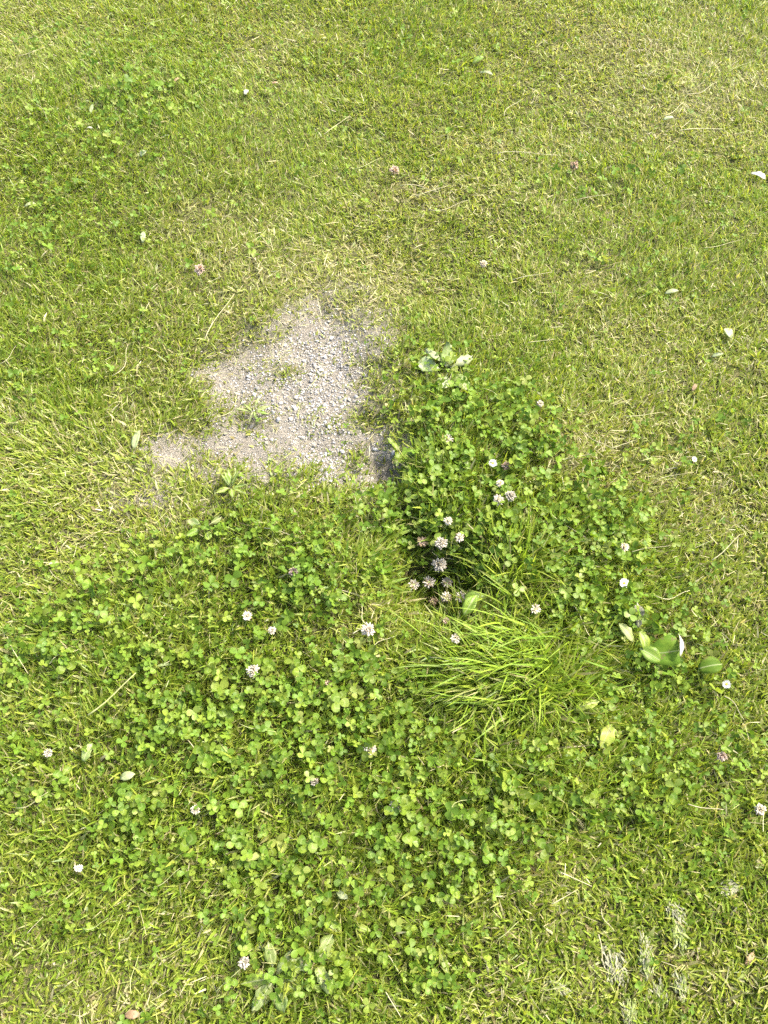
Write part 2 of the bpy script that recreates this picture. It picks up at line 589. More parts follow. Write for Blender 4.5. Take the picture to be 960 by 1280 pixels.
def dry_field(x, y):
    base = 0.18 + 0.75 * (fbm(x, y, 3.4, 21.0) - 0.5) + 0.8 * (fbm(x, y, 14, 5.0) - 0.5)
    sd = poly_sd(x, y)
    rim = 0.38 * np.exp(-np.clip(-sd, 0, 1) / 0.09)
    return np.clip(base + field(DRY, x, y) + rim - 0.5 * field(LUSH, x, y) - 0.35 * field(CLOVER, x, y), 0, 1)

def grass_colours(n, dry, lush):
    u = rng.random(n)
    c = np.where((u < 0.45)[:, None], G_MID, np.where((u < 0.75)[:, None], G_YEL, np.where((u < 0.88)[:, None], G_DEEP, G_BRIGHT)))
    c = c * (1 - 0.45 * lush[:, None]) + (0.45 * lush)[:, None] * G_BRIGHT
    yel = np.clip(dry * 0.75, 0, 1)[:, None]
    c = c * (1 - yel * 0.65) + yel * 0.65 * np.array([0.275, 0.296, 0.048])
    ds = rng.random(n) < 0.03 + 0.26 * dry
    v = rng.random(n)
    s = np.where((v < 0.5)[:, None], STRAW, np.where((v < 0.75)[:, None], STRAW_D, STRAW_P))
    c = np.where(ds[:, None], s, c)
    return c * rng.uniform(0.75, 1.25, (n, 1))

def build_grass():
    x, y = scatter(900000, -1.3, 1.3, -0.3, 2.4, margin=70)
    n = len(x)
    bare = bare_mask(x, y)
    clo = np.clip(field(CLOVER, x, y), 0, 1)
    patchy = sstep(0.18, 0.5, fbm(x, y, 30, 2.0, 2))
    dens = (1 - bare * (0.985 - 0.30 * sstep(0.46, 0.66, fbm(x, y, 45, 77.0, 2)))) * (0.72 + 0.28 * patchy) * (1 - 0.22 * clo) * (1 - 0.5 * np.clip(field(HOLE, x, y), 0, 1))
    keep = rng.random(n) < dens * (1.0 - 0.28 * sstep(0.7, 1.8, y))
    x, y = x[keep], y[keep]
    n = len(x)
    lng = np.clip(field(LONG, x, y), 0, 1)
    lush = np.clip(field(LUSH, x, y), 0, 1)
    dry = dry_field(x, y)
    bare = bare_mask(x, y)
    clo = np.clip(field(CLOVER, x, y), 0, 1)
    hmap = 0.75 + 0.6 * fbm(x, y, 11, 31.0, 2)
    close = 1 - sstep(0.5, 1.3, y)
    length = (0.010 + 0.020 * rng.random(n) ** 1.3) * (1 + 0.28 * clo) * (1 + 0.18 * close) * hmap * (1 + 1.5 * lng + 1.0 * np.clip(field(blobs([(615, 848, 66, 34, 1.0)]), x, y), 0, 1)) * (1 - 0.45 * bare) * (1 - 0.22 * dry) * 0.94
    flow = 2 * math.pi * (fbm(x, y, 1.6, 44.0, 2) * 2.2)
    az = flow + rng.normal(0, 1.15, n)
    sweep = rng.random(n) < 0.85 * np.clip(field(blobs([(605, 850, 80, 40, 1.0)]), x, y), 0, 1)
    az = np.where(sweep, math.radians(192) + rng.normal(0, 0.45, n), az)
    az = np.where(~sweep & (rng.random(n) < 0.3), rng.uniform(0, 2 * math.pi, n), az)
    lean = np.abs(rng.normal(0.75, 0.38, n)) * (1 - 0.2 * lng) + 0.25 * dry
    lean = np.clip(lean, 0.05, 1.45)
    curl = rng.normal(0.35, 0.45, n)
    curl = np.where(lean + curl > 1.75, 1.75 - lean, curl)
    width = rng.uniform(0.0010, 0.0026, n) * (1 + 0.32 * close) * (1 + 0.25 * lush)
    wide = rng.random(n) < 0.10 * (1 + lush)
    width = np.where(wide, width * 1.8, width)
    cols = grass_colours(n, dry, lush)
    tip = np.where((rng.random(n) < 0.22)[:, None], STRAW * rng.uniform(0.7, 1.2, (n, 1)), cols * 1.12)
    z = height(x, y) - 0.002
    base = np.stack([x, y, z], 1)
    tw = rng.normal(0, 0.6, n)
    parts = []
    for sel, sg in ((y < 1.05, 3), (y >= 1.05, 2)):
        parts.append(blade_arrays(base[sel], az[sel], lean[sel], curl[sel], length[sel], width[sel], tw[sel], cols[sel], sg, tip[sel]))
    A = merge(parts)
    me = np_mesh('grass', *A[:3], M_GRASS, A[3])
    o = link(bpy.data.objects.new('grass', me))
    tag(o, 'mown yellowish green grass of the lawn', 'grass', kind='stuff')
    print('grass blades', n)

def build_outer_grass():
    """the same sward goes on all round: small turf pieces instanced on points of the ground"""
    pieces = bpy.data.collections.new('turf_pieces')
    for k in range(9):
        n = 150
        lvl = (0.08, 0.3, 0.6)[k // 3]
        cols = grass_colours(n, np.full(n, lvl), np.zeros(n))
        base = np.stack([rng.normal(0, 0.024, n), rng.normal(0, 0.024, n), np.full(n, -0.004)], 1)
        flow = rng.uniform(0, 2 * math.pi)
        A = blade_arrays(base, flow + rng.normal(0, 1.3, n), np.clip(np.abs(rng.normal(0.75, 0.38, n)) + 0.25 * lvl, 0.05, 1.45), rng.normal(0.3, 0.4, n),
                         0.011 + 0.022 * rng.random(n) ** 1.3, rng.uniform(0.0013, 0.0034, n), rng.normal(0, 0.6, n), cols, 2)
        pieces.objects.link(bpy.data.objects.new('turf_piece_%d' % k, np_mesh('turf_piece', *A[:3], M_GRASS, A[3])))
    x, y = scatter(26000, -3.6, 3.6, -2.2, 4.8, margin=62, inside=False)
    n = len(x)
    dry = dry_field(x, y)
    lvl = np.clip(np.digitize(dry + rng.normal(0, 0.12, n), (0.2, 0.45)), 0, 2)
    me = bpy.data.meshes.new('grass_beyond')
    me.vertices.add(n)
    me.vertices.foreach_set('co', np.stack([x, y, height(x, y)], 1).astype(np.float32).ravel())
    me.attributes.new('piece', 'INT', 'POINT').data.foreach_set('value', (lvl * 3 + rng.integers(0, 3, n)).astype(np.int32))
    me.attributes.new('turn', 'FLOAT_VECTOR', 'POINT').data.foreach_set('vector', np.stack([np.zeros(n), np.zeros(n), rng.uniform(0, 6.28, n)], 1).astype(np.float32).ravel())
    me.update()
    o = link(bpy.data.objects.new('grass_beyond', me))
    ng = bpy.data.node_groups.new('turf', 'GeometryNodeTree')
    ng.interface.new_socket('Geometry', in_out='INPUT', socket_type='NodeSocketGeometry')
    ng.interface.new_socket('Geometry', in_out='OUTPUT', socket_type='NodeSocketGeometry')
    gi, go = ng.nodes.new('NodeGroupInput'), ng.nodes.new('NodeGroupOutput')
    ci = ng.nodes.new('GeometryNodeCollectionInfo')
    ci.inputs['Collection'].default_value = pieces
    ci.inputs['Separate Children'].default_value = True
    ci.inputs['Reset Children'].default_value = True
    ip = ng.nodes.new('GeometryNodeInstanceOnPoints')
    ip.inputs['Pick Instance'].default_value = True
    pi_ = ng.nodes.new('GeometryNodeInputNamedAttribute'); pi_.data_type = 'INT'; pi_.inputs['Name'].default_value = 'piece'
    tu = ng.nodes.new('GeometryNodeInputNamedAttribute'); tu.data_type = 'FLOAT_VECTOR'; tu.inputs['Name'].default_value = 'turn'
    ng.links.new(gi.outputs[0], ip.inputs['Points'])
    ng.links.new(ci.outputs[0], ip.inputs['Instance'])
    ng.links.new(pi_.outputs['Attribute'], ip.inputs['Instance Index'])
    ng.links.new(tu.outputs['Attribute'], ip.inputs['Rotation'])
    ng.links.new(ip.outputs[0], go.inputs[0])
    md = o.modifiers.new('turf', 'NODES')
    md.node_group = ng
    tag(o, 'mown grass of the lawn beyond the picture edge', 'grass', kind='stuff')

def build_dry_grass():
    x, y = scatter(90000, -1.35, 1.35, -0.4, 2.45)
    dry = dry_field(x, y)
    bare = bare_mask(x, y)
    keep = rng.random(len(x)) < (0.02 + 0.8 * dry ** 1.9) * (1 - 0.40 * bare)
    x, y = x[keep], y[keep]
    n = len(x)
    dry = dry[keep]
    lift = rng.uniform(0.0, 0.026, n) * (1 - 0.8 * bare[keep])
    u = rng.random(n)
    cols = np.where((u < 0.45)[:, None], STRAW, np.where((u < 0.75)[:, None], STRAW_P, STRAW_D)) * rng.uniform(0.75, 1.15, (n, 1))
    greenish = rng.random(n) < 0.4
    cols = np.where(greenish[:, None], np.array([0.28, 0.30, 0.09]), cols)
    base = np.stack([x, y, height(x, y) + 0.003 + lift], 1)
    A = blade_arrays(base, rng.uniform(0, 2 * math.pi, n), rng.uniform(1.2, 1.6, n), rng.normal(0.05, 0.35, n),
                     rng.uniform(0.010, 0.027, n) * (0.7 + 0.5 * rng.random(n) + 0.7 * (rng.random(n) > 0.93)), rng.uniform(0.0006, 0.0012, n), rng.normal(0, 0.7, n), cols)
    me = np_mesh('dry_grass', *A[:3], M_DRYGRASS, A[3])
    o = link(bpy.data.objects.new('dry_grass', me))
    tag(o, 'straw coloured dry grass clippings lying on the lawn', 'dry grass', kind='stuff')
    print('dry', n)

build_grass()
build_outer_grass()
build_dry_grass()

# ------------------------------------------------------------------ clover
def leaflet_template(fold=0.16, cup=0.10, notch=0.06):
    rows = [(0.0, 0.045), (0.24, 0.27), (0.56, 0.42), (0.84, 0.37), (1.0, 0.13)]
    V = []
    for i, (t, w) in enumerate(rows):
        zz = cup * (t - t * t) * 1.2
        V.append((t, -w, zz + fold * w))
        V.append((t - (notch if i == len(rows) - 1 else 0), 0, zz))
        V.append((t, w, zz + fold * w))
    F = []
    for i in range(len(rows) - 1):
        a = 3 * i
        F.append((a, a + 3, a + 4, a + 1))
        F.append((a + 1, a + 4, a + 5, a + 2))
    return np.array(V), np.array(F)

LEAFLETS = [leaflet_template(0.18, 0.12), leaflet_template(0.38, 0.0), leaflet_template(-0.05, -0.16), leaflet_template(0.28, 0.22), leaflet_template(0.95, 0.05)]
C_GREENS = [np.array(c) for c in ((0.128, 0.208, 0.018), (0.160, 0.238, 0.023), (0.096, 0.172, 0.015), (0.188, 0.252, 0.030), (0.115, 0.200, 0.018))]

def rot_from(normal, az):
    """rotation whose z is `normal` and whose x points towards azimuth az"""
    nz = Vector(normal).normalized()
    x = Vector((math.cos(az), math.sin(az), 0))
    x = (x - nz * x.dot(nz)).normalized()
    y = nz.cross(x)
    return Matrix((x, y, nz)).transposed()

MOUND = blobs([(600, 570, 85, 75, 1.0), (720, 680, 90, 55, 0.8), (400, 880, 110, 70, .35), (540, 640, 50, 30, .7)])

def plan_clover():
    x, y = scatter(84000, -1.3, 1.3, -0.3, 2.4, margin=60)
    n = len(x)
    clo = field(CLOVER, x, y)
    clump = sstep(0.32, 0.66, fbm(x, y, 17, 61.0, 2))
    fl = 0.24 + 0.6 * np.clip(field(MOUND, x, y), 0, 1)
    dens = np.clip(clo, 0, 1.0) * (fl + (1 - fl) * clump) + 0.09 * clump
    dens *= (1 - np.clip(bare_mask(x, y), 0, 1)) * (1 - 0.35 * np.clip(field(HOLE, x, y), 0, 1))
    dens *= (1 - 0.75 * np.clip(field(blobs([(620, 860, 85, 50, 1.0)]), x, y), 0, 1))
    keep = rng.random(n) < dens * 0.92
    x, y = x[keep], y[keep]
    n = len(x)
    clo = np.clip(field(CLOVER, x, y), 0, 1)
    px, py, dep = project(x, y, 0)
    big = rng.random(n)
    size = (0.0040 + 0.0064 * rng.random(n) ** 1.4 + 0.0042 * (big > 0.91)) * (0.72 + 0.42 * clo)
    lift = rng.uniform(0.011, 0.034, n) * (0.7 + 0.5 * clo) + 0.018 * np.clip(field(LONG, x, y), 0, 1)
    lean = rng.uniform(0, 0.5, n)
    laz = rng.uniform(0, 2 * math.pi, n)
    z0 = height(x, y)
    top = np.stack([x + lift * np.sin(lean) * np.cos(laz), y + lift * np.sin(lean) * np.sin(laz), z0 + lift], 1)
    base = np.stack([x, y, z0 - 0.002], 1)
    # leaf plane leans a little to the light
    nrm = np.stack([rng.normal(0.04, 0.55, n), rng.normal(0.0, 0.55, n), np.ones(n)], 1)
    nrm /= np.linalg.norm(nrm, axis=1)[:, None]
    az = rng.uniform(0, 2 * math.pi, n)
    ppx, ppy, dep = project(top[:, 0], top[:, 1], top[:, 2])
    shown = size / dep * nrm[:, 2] + 0.004 * (lift > 0.03)
    shown = np.where((ppx > 8) & (ppx < 952) & (ppy > 8) & (ppy < 1272), shown, 0)
    return dict(n=n, base=base, top=top, nrm=nrm, az=az, size=size, shown=shown, px=ppx, py=ppy, tint=rng.integers(0, 5, n), var=rng.integers(0, 5, (n, 3)),
                jit=rng.normal(0, 1, (n, 3, 2)), pale=rng.random(n))

CL = plan_clover()
ORDER = np.argsort(-CL['shown'])
# the individually built leaves: only those not crowded by one already chosen
CHOSEN = []
_grid = {}
for i in ORDER:
    if len(CHOSEN) >= 296 or CL['shown'][i] <= 0:
        break
    key = (int(CL['px'][i] // 15), int(CL['py'][i] // 15))
    if key in _grid:
        continue
    _grid[key] = 1
    CHOSEN.append(int(i))
CHOSEN_SET = set(CHOSEN)

def leaflet_matrix(i, k):
    R = rot_from(CL['nrm'][i], CL['az'][i])
    a = (0, 2.05, -2.05)[k] + 0.16 * CL['jit'][i, k, 0]
    tilt = -0.18 + 0.22 * CL['jit'][i, k, 1]
    L = Matrix.Rotation(a, 3, 'Z') @ Matrix.Rotation(tilt, 3, 'Y')
    return R @ L

def build_clover_cover():
    r = np.array([i for i in range(CL['n']) if i not in CHOSEN_SET])
    n = len(r)
    nz = CL['nrm'][r]
    ax = np.stack([np.cos(CL['az'][r]), np.sin(CL['az'][r]), np.zeros(n)], 1)
    ax = ax - nz * np.sum(ax * nz, 1)[:, None]
    ax /= np.linalg.norm(ax, axis=1)[:, None]
    ay = np.cross(nz, ax)
    col = np.array(C_GREENS)[CL['tint'][r]] * (0.84 + 0.24 * CL['pale'][r])[:, None]
    col = np.where((CL['pale'][r] > 0.975)[:, None], np.array([0.215, 0.25, 0.055]), col)
    V, F, T, C = [], [], [], []
    off = 0
    TV = np.stack([t[0] for t in LEAFLETS])
    tf = LEAFLETS[0][1]
    for k in range(3):
        an = (0, 2.05, -2.05)[k] + 0.16 * CL['jit'][r, k, 0]
        ti = -0.18 + 0.22 * CL['jit'][r, k, 1]
        lx = np.stack([np.cos(an) * np.cos(ti), np.sin(an) * np.cos(ti), -np.sin(ti)], 1)
        ly = np.stack([-np.sin(an), np.cos(an), np.zeros(n)], 1)
        lz = np.cross(lx, ly)
        def world(l):
            return ax * l[:, :1] + ay * l[:, 1:2] + nz * l[:, 2:]
        wx, wy, wz = world(lx), world(ly), world(lz)
        t = TV[CL['var'][r, k]] * CL['size'][r][:, None, None]
        v = t[:, :, :1] * wx[:, None] + t[:, :, 1:2] * wy[:, None] + t[:, :, 2:] * wz[:, None] + CL['top'][r][:, None]
        m = v.shape[1]
        V.append(v.reshape(-1, 3))
        F.append((np.arange(n)[:, None] * m + tf.ravel()[None] + off).ravel())
        T.append(np.full(n * len(tf), 4))
        C.append(np.repeat(col * rng.uniform(0.9, 1.1, (n, 1)), m, 0))
        off += n * m
    rest = r
    A = (np.concatenate(V), np.concatenate(F), np.concatenate(T), np.concatenate(C))
    r = np.array(rest)
    d = CL['top'][r] - CL['base'][r]
    L = np.linalg.norm(d, axis=1)
    B = blade_arrays(CL['base'][r], np.arctan2(d[:, 1], d[:, 0]), np.arccos(np.clip(d[:, 2] / L, -1, 1)), np.zeros(len(r)), L, np.full(len(r), 0.0011),
                     rng.uniform(0, 3, len(r)), np.repeat(np.array([[0.22, 0.27, 0.07]]), len(r), 0))
    A = merge([A, B])
    me = np_mesh('clover_cover', *A[:3], M_CLOVER_ATTR, A[3])
    o = link(bpy.data.objects.new('clover_cover', me))
    tag(o, 'carpet of small clover leaves growing through the grass', 'clover', kind='stuff')
    print('clover', CL['n'])

build_clover_cover()

M_CLOVER = mat_leaf('clover_leaflet', (0.108, 0.184, 0.016), (0.152, 0.224, 0.021), scale=1.6, hue=0.018, rough=0.5, spec=0.25, trans=0.38, chevron=0.3)
M_CLOVER_Y = mat_leaf('clover_leaflet_pale', (0.150, 0.225, 0.028), (0.215, 0.265, 0.045), scale=1.6, hue=0.015, trans=0.36)
M_PETIOLE = mat_leaf('petiole', (0.16, 0.22, 0.05), (0.25, 0.28, 0.09), scale=3, hue=0.01, trans=0.1)

def tube_mesh(name, pts, radii, mat, sides=5):
    V, F = [], []
    n = len(pts)
    for i, (p, r) in enumerate(zip(pts, radii)):
        p = Vector(p)
        t = (Vector(pts[min(i + 1, n - 1)]) - Vector(pts[max(i - 1, 0)])).normalized()
        a = t.orthogonal().normalized() if i == 0 else (a - t * a.dot(t)).normalized()
        b = t.cross(a)
        for k in range(sides):
            w = 2 * math.pi * k / sides
            V.append(p + (a * math.cos(w) + b * math.sin(w)) * r)
    for i in range(n - 1):
        for k in range(sides):
            k2 = (k + 1) % sides
            F.append((i * sides + k, i * sides + k2, (i + 1) * sides + k2, (i + 1) * sides + k))
    F.append(tuple(range(sides))[::-1])
    F.append(tuple((n - 1) * sides + k for k in range(sides)))
    return py_mesh(name, V, F, mat)

PETIOLE_ME = tube_mesh('petiole', [(0, 0, 0), (0.06, 0, 0.35), (0.05, 0, 0.7), (0, 0, 1)], [0.03, 0.028, 0.025, 0.022], M_PETIOLE, 4)
LEAFLET_ME = {}
for vi, (tv, tf) in enumerate(LEAFLETS):
    for mi, mm in enumerate((M_CLOVER, M_CLOVER_Y)):
        LEAFLET_ME[vi, mi] = py_mesh('leaflet', tv, [tuple(f) for f in tf], mm)

def place_phrase(px, py):
    """where on the lawn, named by things one can find"""
    marks = [((345, 500), 95, 'on the bare gravel patch'), ((530, 715), 52, 'inside the dark hollow'), ((500, 600), 40, 'on the lip between soil and hollow'),
             ((600, 580), 85, 'on the clover mound right of the bare patch'), ((570, 465), 45, 'by the pale plantain rosette'), ((640, 850), 95, 'in the long grass tuft'),
             ((650, 720), 60, 'in the long grass right of the hollow'), ((740, 690), 75, 'on the clover mound above the folded leaf'), ((820, 800), 70, 'around the large folded leaf'),
             ((430, 720), 75, 'left of the dark hollow'), ((300, 660), 95, 'just below the bare patch'), ((460, 870), 75, 'left of the long grass tuft'),
             ((330, 840), 75, 'in the middle of the left clover carpet'), ((720, 950), 80, 'below the long grass tuft'), ((860, 930), 90, 'right of the long grass tuft'),
             ((800, 1180), 110, 'among the bleached leaves at lower right'), ((340, 1210), 85, 'by the grey leaf cluster at the bottom')]
    best, bd = None, 1.0
    for (c, r, ph) in marks:
        d = math.hypot(px - c[0], py - c[1]) / r
        if d < bd:
            best, bd = ph, d
    if best:
        return best
    row = 'far' if py < 200 else 'upper' if py < 430 else 'middle' if py < 760 else 'lower' if py < 1040 else 'nearest'
    colm = 'left' if px < 240 else 'centre left' if px < 480 else 'centre right' if px < 720 else 'right'
    return f'in the {row} {colm} of the lawn'

LANDMARKS = [(549, 706, 'the largest flower in the hollow'), (460, 787, 'the lone flower by a dry stalk'), (316, 838, 'the lowest flower of the left carpet'),
             (340, 788, 'the narrow bud in the left carpet'), (309, 770, 'the pinkish flower in the left carpet'), (367, 715, 'the dull flower below the soil'),
             (462, 937, 'the flower left below the tuft'), (495, 1008, 'the half brown flower'), (393, 977, 'the small pale flower in the carpet'), (244, 1012, 'the white bud at lower left'),
             (98, 1085, 'the tiny bud by the left edge'), (60, 941, 'the pale flower at the left edge'), (305, 1203, 'the flower by the grey leaves'), (345, 1222, 'the grey leaf cluster'),
             (630, 622, 'the close pair of flowers'), (616, 579, 'the daisy on the mound'), (560, 549, 'the sparse flower on the mound'), (669, 761, 'the flower in long grass'),
             (780, 684, 'the small flower on the right mound'), (780, 729, 'the daisy above the folded leaf'), (828, 815, 'the large folded leaf'), (888, 833, 'the curled dark leaf'),
             (908, 855, 'the right daisy'), (757, 921, 'the rounded yellow leaf'), (733, 882, 'the small yellow leaf'), (902, 945, 'the dull flower at lower right'),
             (950, 1012, 'the flower at the right edge'), (770, 1211, 'the brightest bleached leaf'), (850, 1150, 'the long bleached leaf'), (916, 1108, 'the round bleached leaf'),
             (555, 1203, 'the tongue shaped leaf'), (428, 1119, 'the pale oval leaf'), (560, 464, 'the plantain rosette'), (569, 798, 'the flower above the tuft'), (410, 855, 'the faded head beside the tuft'),
             (500, 600, 'the soil lip'), (290, 612, 'the dandelion'), (110, 940, 'the pale rounded leaf'), (140, 868, 'the long greenish stalk'), (623, 1163, 'the straw near the bottom'),
             (180, 191, 'the pale leaf at upper left'), (115, 136, 'the upright far leaf'), (250, 337, 'the flower above the bare patch'), (675, 505, 'the flower right of the rosette')]

def near_phrase(px, py):
    best, bd = None, 105.0
    for (lx, ly, nm) in LANDMARKS:
        d = math.hypot(px - lx, py - ly)
        if d < bd:
            best, bd = (lx, ly, nm), d
    if best is None:
        return place_phrase(px, py)
    dx, dy = px - best[0], py - best[1]
    a = math.degrees(math.atan2(-dy, dx)) % 360
    side = ('right of', 'upper right of', 'above', 'upper left of', 'left of', 'lower left of', 'below', 'lower right of')[int(((a + 22.5) % 360) // 45)]
    far = 'close ' if bd < 32 else '' if bd < 66 else 'well '
    return f'{far}{side} {best[2]}'

def build_clover_leaves():
    for i in CHOSEN:
        top, base = Vector(CL['top'][i]), Vector(CL['base'][i])
        root = empty('clover_leaf', base)
        s = float(CL['size'][i])
        pale = 1 if CL['pale'][i] > 0.93 else 0
        for k in range(3):
            o = link(bpy.data.objects.new('leaflet', LEAFLET_ME[int(CL['var'][i, k]), pale]), root)
            q = leaflet_matrix(i, k).to_quaternion()
            o.rotation_mode = 'QUATERNION'
            o.rotation_quaternion = q
            o.location = top - base
            o.scale = (s, s, s)
        d = top - base
        o = link(bpy.data.objects.new('petiole', PETIOLE_ME), root)
        o.rotation_mode = 'QUATERNION'
        o.rotation_quaternion = Vector((0, 0, 1)).rotation_difference(d.normalized())
        o.scale = (0.022, 0.022, d.length)
        px, py = float(CL['px'][i]), float(CL['py'][i])
        ph = near_phrase(px, py)
        big = 'large ' if s > 0.0125 else 'small ' if s < 0.0085 else ''
        tone = 'yellowish' if pale else 'green'
        tag(root, f'{big}{tone} clover leaf {ph}', 'clover leaf', f'clover leaves {ph}')

build_clover_leaves()

# ------------------------------------------------------------------ stones
def stone_template(seed, sub=1):
    r = np.random.default_rng(seed)
    t = (1 + 5 ** 0.5) / 2
    V = [(-1, t, 0), (1, t, 0), (-1, -t, 0), (1, -t, 0), (0, -1, t), (0, 1, t), (0, -1, -t), (0, 1, -t), (t, 0, -1), (t, 0, 1), (-t, 0, -1), (-t, 0, 1)]
    F = [(0, 11, 5), (0, 5, 1), (0, 1, 7), (0, 7, 10), (0, 10, 11), (1, 5, 9), (5, 11, 4), (11, 10, 2), (10, 7, 6), (7, 1, 8), (3, 9, 4), (3, 4, 2), (3, 2, 6), (3, 6, 8),
         (3, 8, 9), (4, 9, 5), (2, 4, 11), (6, 2, 10), (8, 6, 7), (9, 8, 1)]
    V = [np.array(v) / np.linalg.norm(v) for v in V]
    for _ in range(sub):
        cache, F2 = {}, []
        def mid(a, b):
            k = (min(a, b), max(a, b))
            if k not in cache:
                m = V[a] + V[b]
                V.append(m / np.linalg.norm(m))
                cache[k] = len(V) - 1
            return cache[k]
        for a, b, c in F:
            ab, bc, ca = mid(a, b), mid(b, c), mid(c, a)
            F2 += [(a, ab, ca), (b, bc, ab), (c, ca, bc), (ab, bc, ca)]
        F = F2
    V = np.array(V)
    for _ in range(5):                                     # a few broken faces
        d = r.normal(0, 1, 3); d /= np.linalg.norm(d)
        lim = r.uniform(0.55, 0.85)
        p = V @ d
        V = V - np.outer(np.clip(p - lim, 0, None), d)
    V = V * (1 + r.normal(0, 0.05, (len(V), 1)))
    V = V * np.array([1.0, r.uniform(0.65, 0.9), r.uniform(0.45, 0.7)])
    return V, np.array(F)

GRAVEL_BAND = blobs([(408, 440, 44, 60, 0.7), (410, 520, 48, 60, 0.75), (404, 585, 24, 24, 1.2), (330, 490, 60, 30, 0.35), (350, 450, 40, 30, .4), (300, 470, 40, 30, .3), (470, 600, 40, 25, 0.25)])

def build_gravel():
    xmin, ymin = BARE.min(0) - 0.03
    xmax, ymax = BARE.max(0) + 0.03
    n = 60000
    x = rng.uniform(xmin, xmax, n); y = rng.uniform(ymin, ymax, n)
    d = bare_mask(x, y) * np.clip(0.42 + 0.5 * field(GRAVEL_BAND, x, y), 0, 1)
    keep = rng.random(n) < d * 0.75
    x, y = x[keep], y[keep]
    n = len(x)
    band = np.clip(field(GRAVEL_BAND, x, y), 0, 1)
    size = (0.0005 + 0.0022 * rng.random(n) ** 3.5) * (0.8 + 0.35 * band)
    z = height(x, y)
    temps = np.stack([stone_template(q, 0)[0] for q in range(8)])
    tf = stone_template(0, 0)[1]
    w = rng.uniform(0, 2 * math.pi, n)
    tx, ty = rng.normal(0, .3, n), rng.normal(0, .3, n)
    lx = np.stack([np.cos(w), np.sin(w), tx], 1)
    ly = np.stack([-np.sin(w), np.cos(w), ty], 1)
    lz = np.cross(lx, ly)
    t = temps[rng.integers(0, 8, n)] * size[:, None, None]
    V = t[:, :, :1] * lx[:, None] + t[:, :, 1:2] * ly[:, None] + t[:, :, 2:] * lz[:, None] + np.stack([x, y, z + size * 0.25], 1)[:, None]
    m = V.shape[1]
    V = V.reshape(-1, 3)
    F = (np.arange(n)[:, None, None] * m + tf[None]).reshape(-1, 3)
    g = rng.uniform(0.13, 0.44, (n, 1))
    grey = (rng.random(n) < 0.25 + 0.3 * band)[:, None]
    C = np.repeat(np.where(grey, g * np.array([1.0, 0.97, 0.92]), g * np.array([1.0, 0.92, 0.76])), m, 0)
    me = np_mesh('gravel', V, F.ravel(), np.full(len(F), 3), M_STONES, C, smooth=False)
    o = link(bpy.data.objects.new('gravel', me))
    tag(o, 'fine grey and beige gravel strewn over the bare patch', 'gravel', kind='stuff')
    print('gravel', n)

build_gravel()

M_PEB = [mat_stone('pebble_grey', (0.23, 0.225, 0.21), (0.37, 0.36, 0.34)), mat_stone('pebble_beige', (0.26, 0.235, 0.185), (0.42, 0.385, 0.31))]
PEB_ME = []
for s in range(6):
    tv, tf = stone_template(40 + s, 1)
    for mm in M_PEB:
        PEB_ME.append(py_mesh('pebble', tv, [tuple(int(q) for q in f) for f in tf], mm, smooth=False))

def pebble(p, size, label, group=None, which=None):
    me = PEB_ME[which if which is not None else random.randrange(len(PEB_ME))]
    o = bpy.data.objects.new('pebble', me)
    o.location = (p.x, p.y, p.z + size * 0.28)
    o.scale = (size, size, size)
    o.rotation_euler = (random.gauss(0, 0.25), random.gauss(0, 0.25), random.uniform(0, 6.28))
    link(o)
    tag(o, label, 'pebble', group)
    return o

KNOWN_PEBBLES = [(333, 554, .0046, 'oval cream pebble on open dust at lower left of bare patch', 1), (331, 527, .004, 'pale pebble just below the small ragged weed', 1),
                 (315, 533, .0042, 'round beige pebble left below the small ragged weed', 3), (394, 458, .004, 'whitish pebble at the top of the gravel band', 1),
                 (404, 481, .0042, 'cream pebble in the upper gravel band', 5), (412, 484, .0036, 'smaller cream pebble beside a larger one in upper gravel', 7),
                 (405, 508, .0046, 'pale grey pebble at the middle of the gravel band', 0), (398, 507, .004, 'grey pebble left of the middle of the gravel band', 2),
                 (370, 497, .005, 'flat beige chip left of the gravel band', 9), (436, 455, .0048, 'beige chip near the dry stalk at upper right of bare patch', 11),
                 (402, 588, .0052, 'bluish grey pebble in the bright cluster at the patch foot', 0), (408, 594, .0045, 'second bluish grey pebble in the bright cluster', 4),
                 (397, 577, .0045, 'grey chip at the top of the bright gravel cluster', 6), (414, 585, .004, 'pale grey chip right in the bright gravel cluster', 8),
                 (404, 600, .0048, 'pale pebble at the bottom of the bright gravel cluster', 0), (453, 616, .0056, 'white pebble on the shaded soil near the hollow', 1),
                 (481, 610, .0042, 'small white pebble on dark soil under the clover lip', 1), (451, 597, .0036, 'pale chip on the shaded soil slope', 3),
                 (356, 432, .0042, 'white chip at the upper rim of the bare patch', 1), (375, 428, .004, 'white pebble right of a chip at the upper rim', 3),
                 (322, 486, .0046, 'pale pebble above the small ragged weed', 0), (324, 497, .0042, 'grey pebble above right of the ragged weed', 2), (268, 470, .0038, 'beige pebble at the left edge of the bare patch', 3)]

